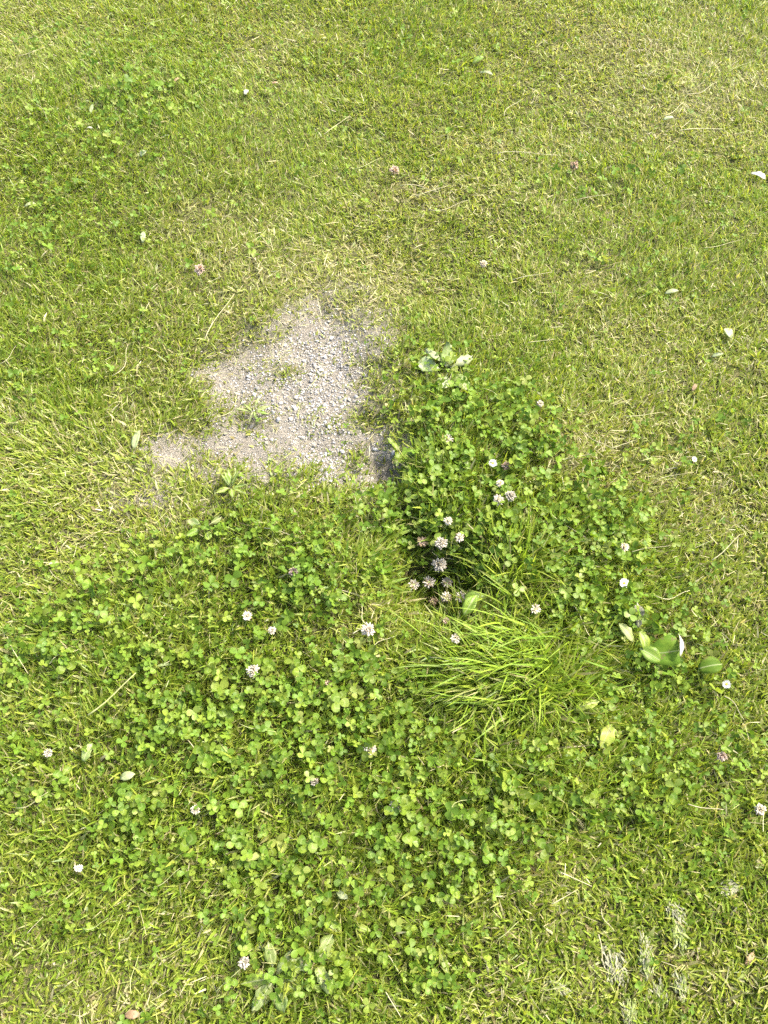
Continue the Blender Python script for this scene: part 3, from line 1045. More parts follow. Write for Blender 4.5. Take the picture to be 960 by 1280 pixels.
def build_pebbles():
    for (px, py, s, lab, wch) in KNOWN_PEBBLES:
        pebble(at(px, py), s, lab, None, wch)
    made = 0
    while made < 190:
        px, py = random.uniform(200, 500), random.uniform(375, 622)
        x, y = flat(px, py)
        ax, ay = np.array([x]), np.array([y])
        w = float(bare_mask(ax, ay)[0]) * min(1.0, 0.12 + float(field(GRAVEL_BAND, ax, ay)[0]))
        if random.random() > w:
            continue
        s = 0.0020 + 0.0034 * random.random() ** 2
        band = float(field(GRAVEL_BAND, ax, ay)[0]) > 0.5
        wch = random.randrange(6) * 2 + (0 if random.random() < (0.75 if band else 0.35) else 1)
        part = 'in the central gravel band' if band and py < 560 else 'in the bright cluster at the patch foot' if band else \
            'on the upper part of the bare patch' if py < 460 else 'on the left dusty part of the bare patch' if px < 370 else 'on the right part of the bare patch'
        tone = 'grey' if wch % 2 == 0 else 'beige'
        if 'band' in part:
            part = f"in the {'upper' if py < 440 else 'middle' if py < 510 else 'lower'} {'left' if px < 410 else 'right'} of the gravel band"
        big = 'tiny' if s < 0.0027 else 'larger' if s > 0.0044 else 'small'
        pebble(Vector((x, y, ground_z(x, y))), s, f'{big} {tone} angular pebble lying {part}', f'{big} {tone} pebbles {part}', wch)
        made += 1

build_pebbles()

# ------------------------------------------------------------------ clover flowers and daisies
def mat_plain(name, col, rough=0.6, trans=0.2, var=0.15):
    d = tuple(c * (1 - var) for c in col)
    l = tuple(min(1, c * (1 + var)) for c in col)
    return mat_leaf(name, d, l, scale=300, hue=0.008, rough=rough, spec=0.25, trans=trans)

M_WHITE = mat_plain('white_floret', (0.63, 0.585, 0.52), 0.6, 0.4, 0.06)
M_PINK = mat_plain('pinkish_floret', (0.54, 0.44, 0.37), 0.6, 0.4, 0.12)
M_BROWN = mat_plain('withered_floret', (0.22, 0.16, 0.09), 0.8, 0.15, 0.25)
M_CALYX = mat_plain('calyx', (0.24, 0.28, 0.10), 0.6, 0.2, 0.2)
M_STEM = mat_plain('flower_stem', (0.22, 0.27, 0.08), 0.55, 0.12, 0.2)
M_PETAL = mat_plain('daisy_petal', (0.52, 0.52, 0.49), 0.55, 0.25, 0.04)
M_DISC = mat_plain('daisy_disc', (0.45, 0.34, 0.03), 0.8, 0.05, 0.2)

def florets(name, n, zmin, zmax, mat, seed, length=1.0, droop=0.0, messy=0.12, width=0.18):
    """small keeled petals radiating from a centre; unit head radius"""
    r = random.Random(seed)
    V, F = [], []
    for k in range(n):
        zz = zmin + (zmax - zmin) * (k + 0.5) / n
        ph = k * 2.399963 + r.uniform(-0.15, 0.15)
        rad = math.sqrt(max(0, 1 - zz * zz))
        d = Vector((rad * math.cos(ph), rad * math.sin(ph), zz - droop)) + Vector((r.gauss(0, messy), r.gauss(0, messy), r.gauss(0, messy)))
        d.normalize()
        L = length * r.uniform(0.82, 1.12)
        side = d.cross(Vector((0, 0, 1)))
        side = side.normalized() if side.length > 0.05 else Vector((1, 0, 0))
        upv = side.cross(d)
        w = width * r.uniform(0.8, 1.2)
        bend = upv * (0.16 - 0.25 * droop)
        b = len(V)
        base = d * 0.22
        m = d * (0.62 * L)
        tp = d * L + bend * L
        V += [base - side * w * .3, base + side * w * .3, m - side * w + upv * 0.02, m + upv * w * 0.75, m + side * w + upv * 0.02,
              tp - side * w * 0.55, tp + upv * w * 0.5, tp + side * w * 0.55, tp + d * w * 0.5]
        F += [(b, b + 2, b + 3), (b, b + 3, b + 1), (b + 1, b + 3, b + 4), (b + 2, b + 5, b + 6, b + 3), (b + 3, b + 6, b + 7, b + 4), (b + 5, b + 8, b + 6), (b + 6, b + 8, b + 7),
              (b, b + 1, b + 4, b + 2), (b + 2, b + 4, b + 7, b + 5)]
    return py_mesh(name, V, F, mat, smooth=False)

def core_mesh(mat):
    tv, tf = stone_template(3, 1)
    return py_mesh('flower_core', tv * 0.42, [tuple(int(q) for q in f) for f in tf], mat)

CORE = core_mesh(M_CALYX)
HEADS = {
    'fresh': [('florets', florets('florets', 62, -0.35, 1.0, M_WHITE, 1)), ('calyx', CORE)],
    'aging': [('florets', florets('florets', 40, 0.1, 1.0, M_WHITE, 2, messy=0.16)), ('faded_florets', florets('faded_florets', 26, -0.5, 0.25, M_PINK, 3, 0.9, 0.5, 0.2)), ('calyx', CORE)],
    'open': [('florets', florets('florets', 26, -0.1, 0.75, M_WHITE, 4, 1.05, 0.15, 0.22, 0.13)), ('faded_florets', florets('faded_florets', 22, -0.3, 0.9, M_BROWN, 5, 0.85, 0.1, 0.2, 0.1)), ('calyx', CORE)],
    'withered': [('faded_florets', florets('faded_florets', 44, -0.6, 1.0, M_BROWN, 6, 0.95, 0.55, 0.25)), ('florets', florets('florets', 10, 0.5, 1.0, M_PINK, 7, 0.8, 0.1, 0.2)), ('calyx', CORE)],
    'pink': [('florets', florets('florets', 52, -0.3, 1.0, M_PINK, 8, messy=0.15)), ('calyx', CORE)],
    'half': [('florets', florets('florets', 34, 0.0, 1.0, M_WHITE, 9, messy=0.14)), ('faded_florets', florets('faded_florets', 30, -0.5, 0.5, M_BROWN, 10, 0.95, 0.4, 0.2)), ('calyx', CORE)],
}

def stem_object(name, top, base, r, parent, mat, bow=0.2):
    d = top - base
    side = Vector((random.uniform(-1, 1), random.uniform(-1, 1), 0)).normalized() * d.length * bow
    pts = [(d * t) + side * math.sin(math.pi * t) * 0.5 for t in (0, 0.25, 0.5, 0.75, 1)]
    o = link(bpy.data.objects.new(name, tube_mesh(name, pts, [r * 1.2, r * 1.1, r, r, r * 0.9], mat, 5)), parent)
    return o

def flower(px, py, rad, style, up, label, tilt=None):
    up, rad = up * 0.85, rad * 0.88
    top = at(px, py, up)
    reach = min(up * 0.7, 0.03)
    a = random.uniform(0, 6.28)
    bx, by = top.x + reach * math.cos(a), top.y + reach * math.sin(a)
    base = Vector((bx, by, ground_z(bx, by) - 0.002))
    root = empty('clover_flower', base)
    stem_object('stem', top, base, 0.0008, root, M_STEM)
    axis = tilt if tilt is not None else (random.gauss(-0.1, 0.35), random.gauss(-0.35, 0.3), 1)
    q = Vector((0, 0, 1)).rotation_difference(Vector(axis).normalized()) @ Quaternion((0, 0, 1), random.uniform(0, 6.28))
    for (nm, me) in HEADS[style]:
        o = link(bpy.data.objects.new(nm, me), root)
        o.location = top - base
        o.rotation_mode = 'QUATERNION'
        o.rotation_quaternion = q
        o.scale = (rad, rad, rad * 0.92)
    tag(root, label, 'flower', 'clover flowers scattered over the lawn')

FLOWERS = [
    (549, 706, .0125, 'fresh', .085, 'largest white clover flower in the middle of the dark hollow'),
    (551, 679, .0115, 'aging', .085, 'white clover flower at the upper rim of the dark hollow'),
    (574, 672, .0090, 'half', .085, 'pinkish half faded clover flower right of the rim flower'),
    (560, 651, .0075, 'fresh', .045, 'small cream clover bud above the hollow'),
    (528, 677, .0110, 'withered', .045, 'withered brown clover head at upper left of the hollow'),
    (517, 731, .0095, 'open', .07, 'sparse pale clover flower at the left side of the hollow'),
    (536, 728, .0110, 'open', .07, 'spiky half open clover flower left of centre in the hollow'),
    (559, 728, .0100, 'open', .07, 'half faded clover flower below the largest one in the hollow'),
    (558, 747, .0105, 'half', .07, 'pale clover flower low in the hollow, middle of the lowest row'),
    (576, 746, .0090, 'open', .07, 'pale clover flower low in the hollow beside a folded green leaf'),
    (541, 752, .0095, 'withered', .04, 'greyish withered clover head lowest in the shaded hollow'),
    (557, 776, .0060, 'pink', .035, 'small dull clover bud at the bottom edge of the hollow'),
    (569, 798, .0085, 'aging', .04, 'pale clover flower just above the long grass tuft'),
    (460, 787, .0110, 'fresh', .04, 'solitary white clover flower left of the hollow beside a dry stalk'),
    (316, 838, .0105, 'fresh', .035, 'white clover flower in the left carpet, lowest of three'),
    (340, 788, .0065, 'fresh', .035, 'small narrow white clover bud in the left carpet'),
    (309, 770, .0085, 'aging', .035, 'pinkish white clover flower in the left carpet above two others'),
    (367, 715, .0085, 'pink', .035, 'dull pinkish clover flower left of the hollow below the soil'),
    (462, 937, .0100, 'fresh', .035, 'white clover flower left below the long grass tuft'),
    (495, 1008, .0105, 'half', .035, 'half white half brown clover flower in the lower middle'),
    (410, 855, .0075, 'withered', .03, 'faded brownish clover head between carpet and tuft'),
    (393, 977, .0070, 'aging', .03, 'small pale clover flower in the lower clover carpet'),
    (244, 1012, .0070, 'fresh', .03, 'small white clover bud in the lower left carpet'),
    (98, 1085, .0060, 'fresh', .03, 'tiny white clover bud near the lower left edge'),
    (60, 941, .0070, 'aging', .03, 'pale clover flower by the left picture edge'),
    (305, 1203, .0085, 'aging', .03, 'white clover flower near the grey leaf cluster'),
    (250, 337, .0120, 'pink', .03, 'pale pinkish clover flower above left of the bare patch'),
    (493, 214, .0120, 'pink', .03, 'pale clover flower on dry grass at the upper middle'),
    (604, 330, .0085, 'aging', .03, 'small pale clover flower on the lawn above the plantain rosette'),
    (718, 207, .0120, 'withered', .03, 'greyish clover head in the upper right lawn'),
    (638, 620, .0100, 'fresh', .05, 'white clover flower on the mound, right one of a close pair'),
    (623, 625, .0095, 'fresh', .05, 'white clover flower on the mound, left one of a close pair'),
    (625, 604, .0065, 'fresh', .05, 'small white clover bud above the close pair'),
    (560, 549, .0090, 'open', .045, 'sparse pinkish clover flower at the upper side of the mound'),
    (632, 582, .0090, 'withered', .045, 'reddish brown clover head right of a daisy on the mound'),
    (669, 761, .0085, 'open', .05, 'pale clover flower in long grass right of the hollow'),
    (780, 684, .0080, 'fresh', .035, 'small white clover flower on the right mound above a daisy'),
    (950, 1012, .0090, 'aging', .03, 'pale clover flower at the lower right picture edge'),
    (902, 945, .0080, 'pink', .03, 'dull pinkish clover flower in the lower right lawn'),
    (675, 505, .0070, 'aging', .035, 'small white clover flower on the grass right of the rosette'),
]
for fl in FLOWERS:
    flower(*fl)

def daisy(px, py, rad, up, label, tilt):
    rad *= 0.78
    top = at(px, py, up)
    a = random.uniform(-0.6, 0.3)
    bx, by = top.x + 0.025 * math.cos(a), top.y + 0.025 * math.sin(a)
    base = Vector((bx, by, ground_z(bx, by) - 0.002))
    root = empty('daisy', base)
    stem_object('stem', top, base, 0.0008, root, M_STEM)
    q = Vector((0, 0, 1)).rotation_difference(Vector(tilt).normalized())
    V, F = [], []
    n = 22
    for k in range(n):
        w = 2 * math.pi * k / n + random.uniform(-0.05, 0.05)
        d = Vector((math.cos(w), math.sin(w), random.uniform(0.05, 0.3)))
        s = Vector((-math.sin(w), math.cos(w), 0))
        L = random.uniform(0.88, 1.08)
        b = len(V)
        V += [d * .25 - s * .05, d * .25 + s * .05, d * (.7 * L) - s * .12, d * (.7 * L) + s * .12, d * L - s * .06, d * L + s * .06]
        F += [(b, b + 1, b + 3, b + 2), (b + 2, b + 3, b + 5, b + 4)]
    me1 = py_mesh('petals', V, F, M_PETAL)
    tv, tf = stone_template(9, 1)
    me2 = py_mesh('disc', tv * np.array([0.34, 0.34, 0.22]) + np.array([0, 0, 0.08]), [tuple(int(z) for z in f) for f in tf], M_DISC)
    for nm, me in (('petals', me1), ('disc', me2)):
        o = link(bpy.data.objects.new(nm, me), root)
        o.location = top - base
        o.rotation_mode = 'QUATERNION'
        o.rotation_quaternion = q
        o.scale = (rad, rad, rad)
    tag(root, label, 'flower', 'white daisies in the grass')

daisy(780, 729, .0095, .035, 'white daisy on the clover mound above the large folded leaf', (0.1, -0.2, 1))
daisy(908, 855, .0080, .03, 'white daisy at the right, right below the curled green leaf', (-0.1, -0.5, 1))
daisy(616, 579, .0085, .045, 'white daisy on the mound beside a reddish brown clover head', (0, -0.3, 1))
daisy(868, 574, .0060, .03, 'tiny white daisy alone in the right lawn', (0.2, -0.3, 1))

# ------------------------------------------------------------------ broad leaves and weeds
def leaf_mesh(name, length, width, mat, seed, rows=9, fold=0.15, arch=0.25, wave=0.06, shape='oval', ragged=0.0, thick=0.0004):
    """a leaf along +x, base at the origin, with real thickness"""
    r = random.Random(seed)
    prof = {'oval': lambda t: math.sin(math.pi * min(1, t * 0.94 + 0.06)) ** 0.75, 'round': lambda t: max(0.05, math.sin(math.pi * (0.08 + 0.88 * t))) ** 0.5,
            'lance': lambda t: (math.sin(math.pi * t ** 0.8)) ** 1.0 + 0.05, 'spoon': lambda t: 0.16 + 0.9 * max(0, math.sin(math.pi * min(1, max(0, t - 0.25) / 0.75) ** 0.85)) ** 0.8,
            'tooth': lambda t: (0.2 + 0.8 * math.sin(math.pi * t ** 0.7)) * (0.55 + 0.45 * abs(math.sin(9 * t)))}[shape]
    cols = 5
    top = []
    for i in range(rows):
        t = i / (rows - 1)
        w = 0.5 * width * prof(t) if i < rows - 1 else 0.06 * width
        for j in range(cols):
            s = (j - 2) / 2.0
            yy = s * w
            if abs(s) == 1 and ragged:
                yy *= 1 - ragged * r.random()
            z = arch * length * math.sin(math.pi * t) * 0.5 + fold * abs(yy) + wave * width * math.sin(5.5 * t + 2 * s + seed) * abs(s)
            x = length * t - (0.05 * length * abs(s) if i == rows - 1 else 0) + (r.uniform(-1, 1) * 0.04 * length * ragged if abs(s) == 1 else 0)
            top.append(Vector((x, yy, z)))
    n = len(top)
    V = top + [v - Vector((0, 0, thick)) for v in top]
    F = []
    for i in range(rows - 1):
        for j in range(cols - 1):
            a = i * cols + j
            F.append((a, a + cols, a + cols + 1, a + 1))
            F.append((n + a, n + a + 1, n + a + cols + 1, n + a + cols))
    rim = [j for j in range(cols)] + [i * cols + cols - 1 for i in range(1, rows)] + [(rows - 1) * cols + j for j in range(cols - 2, -1, -1)] + [i * cols for i in range(rows - 2, 0, -1)]
    for k in range(len(rim)):
        a, b = rim[k], rim[(k + 1) % len(rim)]
        F.append((a, b, n + b, n + a))
    return py_mesh(name, V, F, mat)

M_PLANTAIN = mat_leaf('plantain_leaf', (0.085, 0.155, 0.013), (0.120, 0.185, 0.017), scale=90, hue=0.01, rough=0.6, spec=0.12, trans=0.35, vein=180)
M_PALE = mat_leaf('pale_and_sheen_leaf', (0.215, 0.265, 0.10), (0.30, 0.335, 0.165), scale=140, hue=0.01, rough=0.5, spec=0.5, trans=0.2, vein=160)  # pale leaves; on the plantain rosette this tone is sun sheen put into colour
M_GREYLEAF = mat_leaf('grey_green_leaf', (0.145, 0.200, 0.04), (0.21, 0.25, 0.075), scale=110, hue=0.012, rough=0.5, spec=0.5, trans=0.2, vein=150)
M_DRIED = mat_leaf('dried_fibrous_leaf', (0.19, 0.22, 0.08), (0.29, 0.285, 0.19), scale=260, hue=0.01, rough=0.7, trans=0.2, third=(0.40, 0.38, 0.32), vein=260)
M_WHITELEAF = mat_leaf('white_dead_leaf', (0.36, 0.355, 0.27), (0.46, 0.45, 0.37), scale=120, hue=0.006, rough=0.6, trans=0.2, vein=120)
M_YELLOW = mat_leaf('yellowing_leaf', (0.21, 0.27, 0.035), (0.30, 0.325, 0.06), scale=110, hue=0.008, trans=0.35, vein=140)
M_GREENLEAF = mat_leaf('bright_weed_leaf', (0.145, 0.235, 0.022), (0.205, 0.285, 0.032), scale=110, hue=0.012, trans=0.35, vein=140)
M_DARKDEAD = mat_leaf('dark_dead_leaf', (0.10, 0.105, 0.065), (0.20, 0.195, 0.13), scale=120, hue=0.01, rough=0.7, trans=0.1, vein=140)
M_REDLEAF = mat_leaf('reddish_dead_leaf', (0.22, 0.15, 0.075), (0.32, 0.22, 0.12), scale=120, hue=0.01, rough=0.7, trans=0.15)

def img_dir(px, py, deg, up=0.02):
    """ground azimuth that runs at `deg` in the picture (0 right, 90 up)"""
    a = at(px, py, up)
    b = at(px + 6 * math.cos(math.radians(deg)), py - 6 * math.sin(math.radians(deg)), up)
    return math.atan2(b.y - a.y, b.x - a.x)

def single_leaf(name, px, py, deg, length, width, mat, label, cat='leaf', up=0.022, pitch=0.1, roll=0.0, seed=None, group=None, **kw):
    """leaf whose middle lies at px, py"""
    seed = seed if seed is not None else int(px * 7 + py)
    if py < 700 or py > 1040:
        sc = 0.66 if py < 700 else 0.8
        length, width, up = length * sc, width * sc, up * (0.5 if py < 700 else 0.36)
        kw['ragged'] = max(0.25, kw.get('ragged', 0))
    az = img_dir(px, py, deg, up)
    c = at(px, py, up)
    me = leaf_mesh(name, length, width, mat, seed, **kw)
    o = bpy.data.objects.new(name, me)
    R = Matrix.Rotation(az, 4, 'Z') @ Matrix.Rotation(-pitch, 4, 'Y') @ Matrix.Rotation(roll, 4, 'X')
    o.matrix_world = Matrix.Translation(c) @ R @ Matrix.Translation((-length / 2, 0, 0))
    link(o)
    tag(o, label, cat, group)
    return o

def rosette(name, px, py, leaves, label, mats, up=0.012, group=None):
    base = at(px, py, up)
    root = empty(name, base)
    for k, (deg, L, W, shape, pitch) in enumerate(leaves):
        az = img_dir(px, py, deg, up)
        L, W = (L * 0.75, W * 0.75) if 200 < px < 340 and py < 700 else (L, W)
        me = leaf_mesh('leaf', L, W, mats[k % len(mats)], int(px + py + 31 * k), shape=shape, fold=random.uniform(0.05, 0.3), arch=random.uniform(0.0, 0.12), wave=0.16, ragged=0.4)
        pitch *= 0.55
        o = link(bpy.data.objects.new('leaf', me), root)
        R = Matrix.Rotation(az, 4, 'Z') @ Matrix.Rotation(-pitch, 4, 'Y') @ Matrix.Rotation(random.uniform(-0.3, 0.3), 4, 'X')
        o.matrix_local = Matrix.Translation((0.004 * math.cos(az), 0.004 * math.sin(az), 0.002 + 0.0015 * k)) @ R
    tag(root, label, 'weed', group)
    return root

# weathered rosette right of the bare patch, sun sheen painted as pale leaf colour
rosette('plantain_rosette', 560, 464, [(165, .055, .030, 'spoon', .05), (250, .045, .026, 'spoon', .05), (310, .058, .030, 'spoon', .04), (20, .05, .026, 'spoon', .05),
                                        (95, .055, .032, 'oval', .12), (140, .055, .018, 'spoon', .1)],
        'weathered plantain rosette with painted pale sun sheen right of the bare gravel patch', [M_PALE, M_PALE, M_GREYLEAF, M_PALE, M_GREYLEAF], up=0.007)
rosette('ragged_weed', 318, 516, [(175, .040, .012, 'tooth', .25), (150, .03, .010, 'tooth', .35), (15, .038, .012, 'tooth', .2), (-15, .034, .010, 'tooth', .1), (250, .03, .010, 'tooth', .1),
                                   (285, .026, .009, 'tooth', .15), (60, .028, .010, 'tooth', .35)], 'small ragged pale green weed alone on the bare gravel patch', [M_GREYLEAF, M_GREENLEAF])
rosette('dandelion_plant', 290, 612, [(100, .044, .014, 'lance', .5), (70, .04, .013, 'tooth', .6), (130, .036, .013, 'lance', .45), (10, .03, .014, 'tooth', .3), (335, .036, .012, 'tooth', .3),
                                       (205, .034, .013, 'lance', .25), (280, .03, .014, 'lance', .2), (115, .03, .012, 'lance', .9), (50, .03, .012, 'lance', .8)], 'bright green dandelion rosette at the lower edge of the bare patch', [M_GREENLEAF], up=0.015)
rosette('plantain_rosette', 258, 660, [(160, .04, .020, 'spoon', .1), (205, .042, .018, 'spoon', .1), (30, .034, .016, 'spoon', .2), (285, .032, .018, 'spoon', .1)],
        'grey green plantain rosette below the bare patch', [M_GREYLEAF, M_GREENLEAF], up=0.014)
rosette('weed_seedling', 500, 566, [(20, .03, .016, 'oval', .4), (140, .03, .016, 'oval', .4), (260, .03, .016, 'oval', .3)], 'low weed on the soil lip at the hollow', [M_GREENLEAF])
# the grey cluster at the bottom
rosette('grey_weed', 345, 1222, [(20, .04, .024, 'oval', .15), (330, .042, .026, 'oval', .05), (285, .036, .022, 'spoon', .0), (235, .04, .024, 'oval', .05), (190, .04, .022, 'oval', .1),
                                  (100, .038, .016, 'spoon', .3), (60, .034, .012, 'lance', .35)], 'cluster of grey green weed leaves near the bottom edge', [M_GREYLEAF, M_GREENLEAF, M_GREYLEAF], up=0.004)
rosette('grey_weed', 395, 1205, [(60, .035, .022, 'round', .2), (180, .035, .022, 'round', .1), (300, .035, .02, 'round', .1)], 'smaller grey weed just right of the grey leaf cluster', [M_GREYLEAF], up=0.014)

# big folded leaf with its white edge, two leaves on it
def big_leaf():
    c = at(826, 815, 0.04)
    root = empty('broad_leaf_plant', (c.x - 0.02, c.y, ground_z(c.x - 0.02, c.y)))
    def add(name, px, py, deg, L, W, mat, up, pitch, roll, **kw):
        az = img_dir(px, py, deg, up)
        p = at(px, py, up)
        o = link(bpy.data.objects.new(name, leaf_mesh(name, L, W, mat, int(px), **kw)), root)
        R = Matrix.Rotation(az, 4, 'Z') @ Matrix.Rotation(-pitch, 4, 'Y') @ Matrix.Rotation(roll, 4, 'X')
        o.matrix_local = Matrix.Translation(p - root.location) @ R @ Matrix.Translation((-L / 2, 0, 0))
        return o
    out = [(806, 822, .030), (812, 812, .036), (819, 802, .044), (828, 796, .050), (838, 793, .053), (845, 796, .053), (849, 806, .050), (850, 818, .047), (850, 829, .043), (846, 832, .040),
           (836, 832, .037), (824, 831, .034), (813, 828, .031)]
    mid = [(p[0] * .5 + 415, p[1] * .5 + 408.5, p[2] * .5 + (.018 if k % 2 else .0195)) for k, p in enumerate(out)]
    pts = [at(*p) - root.location for p in out] + [at(*p) - root.location for p in mid] + [at(829, 816, .036) - root.location]
    n = len(out)
    F = [(k, (k + 1) % n, n + (k + 1) % n, n + k) for k in range(n)] + [(n + k, n + (k + 1) % n, 2 * n) for k in range(n)]
    me = py_mesh('leaf', pts, F, M_PLANTAIN)
    o = link(bpy.data.objects.new('leaf', me), root)
    so = o.modifiers.new('thickness', 'SOLIDIFY'); so.thickness = 0.0006
    o['label'] = 'large rounded dark green leaf with a dry edge'
    o2 = add('dry_edge', 849, 806, 95, .036, .008, M_WHITELEAF, .052, .0, .4, shape='lance', fold=.4, ragged=.4)
    o2['label'] = 'white dried rim of the leaf'
    add('leaf', 812, 818, 150, .034, .022, M_GREENLEAF, .055, .1, -.2, shape='oval', fold=.3)
    add('leaf', 803, 802, 110, .030, .018, M_GREENLEAF, .055, .25, .3, shape='oval', fold=.35)
    p0 = at(812, 818, 0.04)
    stem_object('petiole', p0 - root.location, Vector((0, 0, 0)), 0.0016, root, M_PETIOLE)
    tag(root, 'large folded dark green leaf with white dry edge on the right', 'weed')
big_leaf()
single_leaf('curled_leaf', 888, 833, 10, .036, .026, M_PLANTAIN, 'curled dark green leaf lying above the right daisy', fold=.5, shape='oval', up=.03)
single_leaf('yellow_leaf', 757, 921, 250, .038, .026, M_YELLOW, 'rounded yellow green leaf right below the long grass tuft', up=.026, shape='oval', pitch=-.1, ragged=.35, wave=.2)
single_leaf('yellow_leaf', 733, 882, 15, .040, .017, M_YELLOW, 'small yellow green leaf on the right side of the grass tuft', up=.03, shape='oval', ragged=.35, wave=.2)
single_leaf('dead_leaf', 797, 768, 95, .040, .020, M_DARKDEAD, 'dark grey dead leaf standing above the large folded leaf', up=.026, shape='oval', ragged=.6, pitch=.15, wave=.2)
single_leaf('dead_leaf', 782, 790, 130, .034, .018, M_GREYLEAF, 'grey wrinkled leaf left above the large folded leaf', up=.032, ragged=.3)
single_leaf('folded_green_leaf', 588, 756, 55, .040, .018, M_GREENLEAF, 'bright folded leaf at the lower right rim of the hollow', up=.05, shape='lance', fold=.6)
single_leaf('folded_green_leaf', 594, 748, 20, .036, .018, M_GREENLEAF, 'bright leaf crossing the folded leaf at the hollow rim', up=.048, shape='lance', fold=.4)
single_leaf('white_leaf', 948, 220, 335, .050, .030, M_WHITELEAF, 'white dead leaf at the upper right picture edge', 'dead leaf', up=.03, shape='oval', ragged=.15, pitch=.05)
single_leaf('pale_leaf', 308, 115, 60, .024, .018, M_WHITELEAF, 'small rounded white leaf in the upper left lawn', 'dead leaf', up=.028, shape='round')
single_leaf('pale_leaf', 115, 136, 75, .05, .014, M_PALE, 'pale upright leaf blade in the far left lawn', 'leaf', up=.028, shape='lance')
single_leaf('pale_leaf', 112, 160, 0, .022, .009, M_WHITELEAF, 'narrow white leaf scrap in the far left lawn', 'dead leaf', up=.028, shape='oval')
single_leaf('pale_leaf', 180, 191, 40, .034, .024, M_PALE, 'pale green leaf in the upper left lawn', 'leaf', up=.026, shape='oval')
single_leaf('pale_leaf', 179, 296, 85, .044, .018, M_PALE, 'pale leaf standing above the left side of the lawn', 'leaf', up=.026, shape='oval')
single_leaf('pale_leaf', 38, 256, 10, .036, .018, M_PALE, 'pale rounded leaf by the left edge in the upper lawn', 'leaf', up=.026, shape='oval')
single_leaf('bleached_leaf', 171, 549, 65, .058, .022, M_PALE, 'bleached pale green leaf left of the bare patch', 'leaf', up=.02, shape='oval')
single_leaf('pale_leaf', 910, 416, 130, .034, .024, M_PALE, 'pale torn leaf in the right lawn', 'dead leaf', up=.025, shape='round', ragged=.2)
single_leaf('pale_leaf', 897, 444, 10, .034, .014, M_PALE, 'narrow pale leaf just below a torn one in the right lawn', 'leaf', up=.025, shape='oval')
single_leaf('pale_leaf', 840, 365, 10, .042, .018, M_PALE, 'pale grey leaf in the right lawn above the torn one', 'leaf', up=.025, shape='oval')
single_leaf('pale_leaf', 836, 148, 5, .036, .018, M_PALE, 'pale green leaf beside dry stalks at the upper right', 'leaf', up=.025, shape='oval')
single_leaf('bright_leaf', 598, 75, 30, .05, .032, M_GREENLEAF, 'broad bright green leaf in the far middle lawn', 'leaf', up=.028, shape='oval')
single_leaf('pale_leaf', 608, 92, 350, .05, .02, M_PALE, 'pale grey leaf just under the broad far green leaf', 'leaf', up=.026, shape='oval')
single_leaf('reddish_leaf', 221, 100, 40, .026, .014, M_REDLEAF, 'small reddish brown dead leaf in the far left lawn', 'dead leaf', up=.026)
single_leaf('reddish_leaf', 344, 104, 0, .026, .012, M_REDLEAF, 'small pinkish dead leaf right of the white far leaf', 'dead leaf', up=.026)
single_leaf('reddish_leaf', 868, 484, 60, .026, .012, M_REDLEAF, 'small pinkish dead leaf in the right lawn', 'dead leaf', up=.024)
single_leaf('reddish_leaf', 937, 1198, 60, .024, .012, M_REDLEAF, 'small rust coloured dead leaf by the lower right edge', 'dead leaf', up=.022)
single_leaf('reddish_leaf', 166, 1268, 0, .026, .014, M_REDLEAF, 'small reddish dead leaf at the bottom left', 'dead leaf', up=.022)
single_leaf('tongue_leaf', 555, 1203, 290, .046, .014, M_GREENLEAF, 'narrow bright tongue shaped leaf near the bottom middle', 'leaf', up=.035, shape='lance', fold=.4)
single_leaf('pale_leaf', 428, 1119, 330, .022, .013, M_PALE, 'small pale oval leaf in the lower clover carpet', 'leaf', up=.035, shape='oval')
single_leaf('pale_leaf', 453, 1160, 340, .032, .014, M_YELLOW, 'pale yellow leaf below a pale oval one', 'leaf', up=.035, shape='lance')
single_leaf('pale_leaf', 160, 970, 15, .022, .012, M_PALE, 'small whitish leaf in the lower left lawn', 'dead leaf', up=.016, shape='oval')
single_leaf('pale_leaf', 110, 940, 60, .026, .016, M_GREYLEAF, 'pale rounded leaf in the left clover carpet', 'leaf', up=.02, shape='round', ragged=.3)
# bleached fibrous leaves at the lower right
def clump(px, py, deg, length, width, label, n=90, pale=0.7, up=0.002, tall=0.007):
    """matted bleached fibres of a rotted leaf, lying between the blades"""
    n = int(n * 1.7)
    az = img_dir(px, py, deg, 0.01)
    c = at(px, py, 0.012)
    u = rng.normal(0, 0.42, n).clip(-1, 1) * length * 0.5
    v = rng.normal(0, 0.42, n).clip(-1, 1) * width * 0.5
    x = c.x + u * math.cos(az) - v * math.sin(az)
    y = c.y + u * math.sin(az) + v * math.cos(az)
    z = height(x, y) + up + rng.random(n) * tall
    w = rng.random(n)[:, None]
    cols = np.where(rng.random(n)[:, None] < pale, np.array([0.265, 0.265, 0.165]) * (0.75 + 0.4 * w), np.array([0.20, 0.25, 0.07]) * (0.8 + 0.4 * w))
    base = np.stack([x, y, z], 1) - np.array([math.cos(az), math.sin(az), 0]) * 0.006
    A = blade_arrays(base - np.array([c.x, c.y, c.z]), az + rng.normal(0, 0.4, n), rng.uniform(1.3, 1.6, n), rng.normal(0.05, 0.2, n), rng.uniform(0.005, 0.012, n),
                     rng.uniform(0.0010, 0.0026, n), rng.normal(0, 0.4, n), cols)
    o = bpy.data.objects.new('bleached_leaf', np_mesh('bleached_leaf', *A[:3], M_DRYGRASS, A[3]))
    o.location = c
    link(o)
    tag(o, label, 'dead leaf')

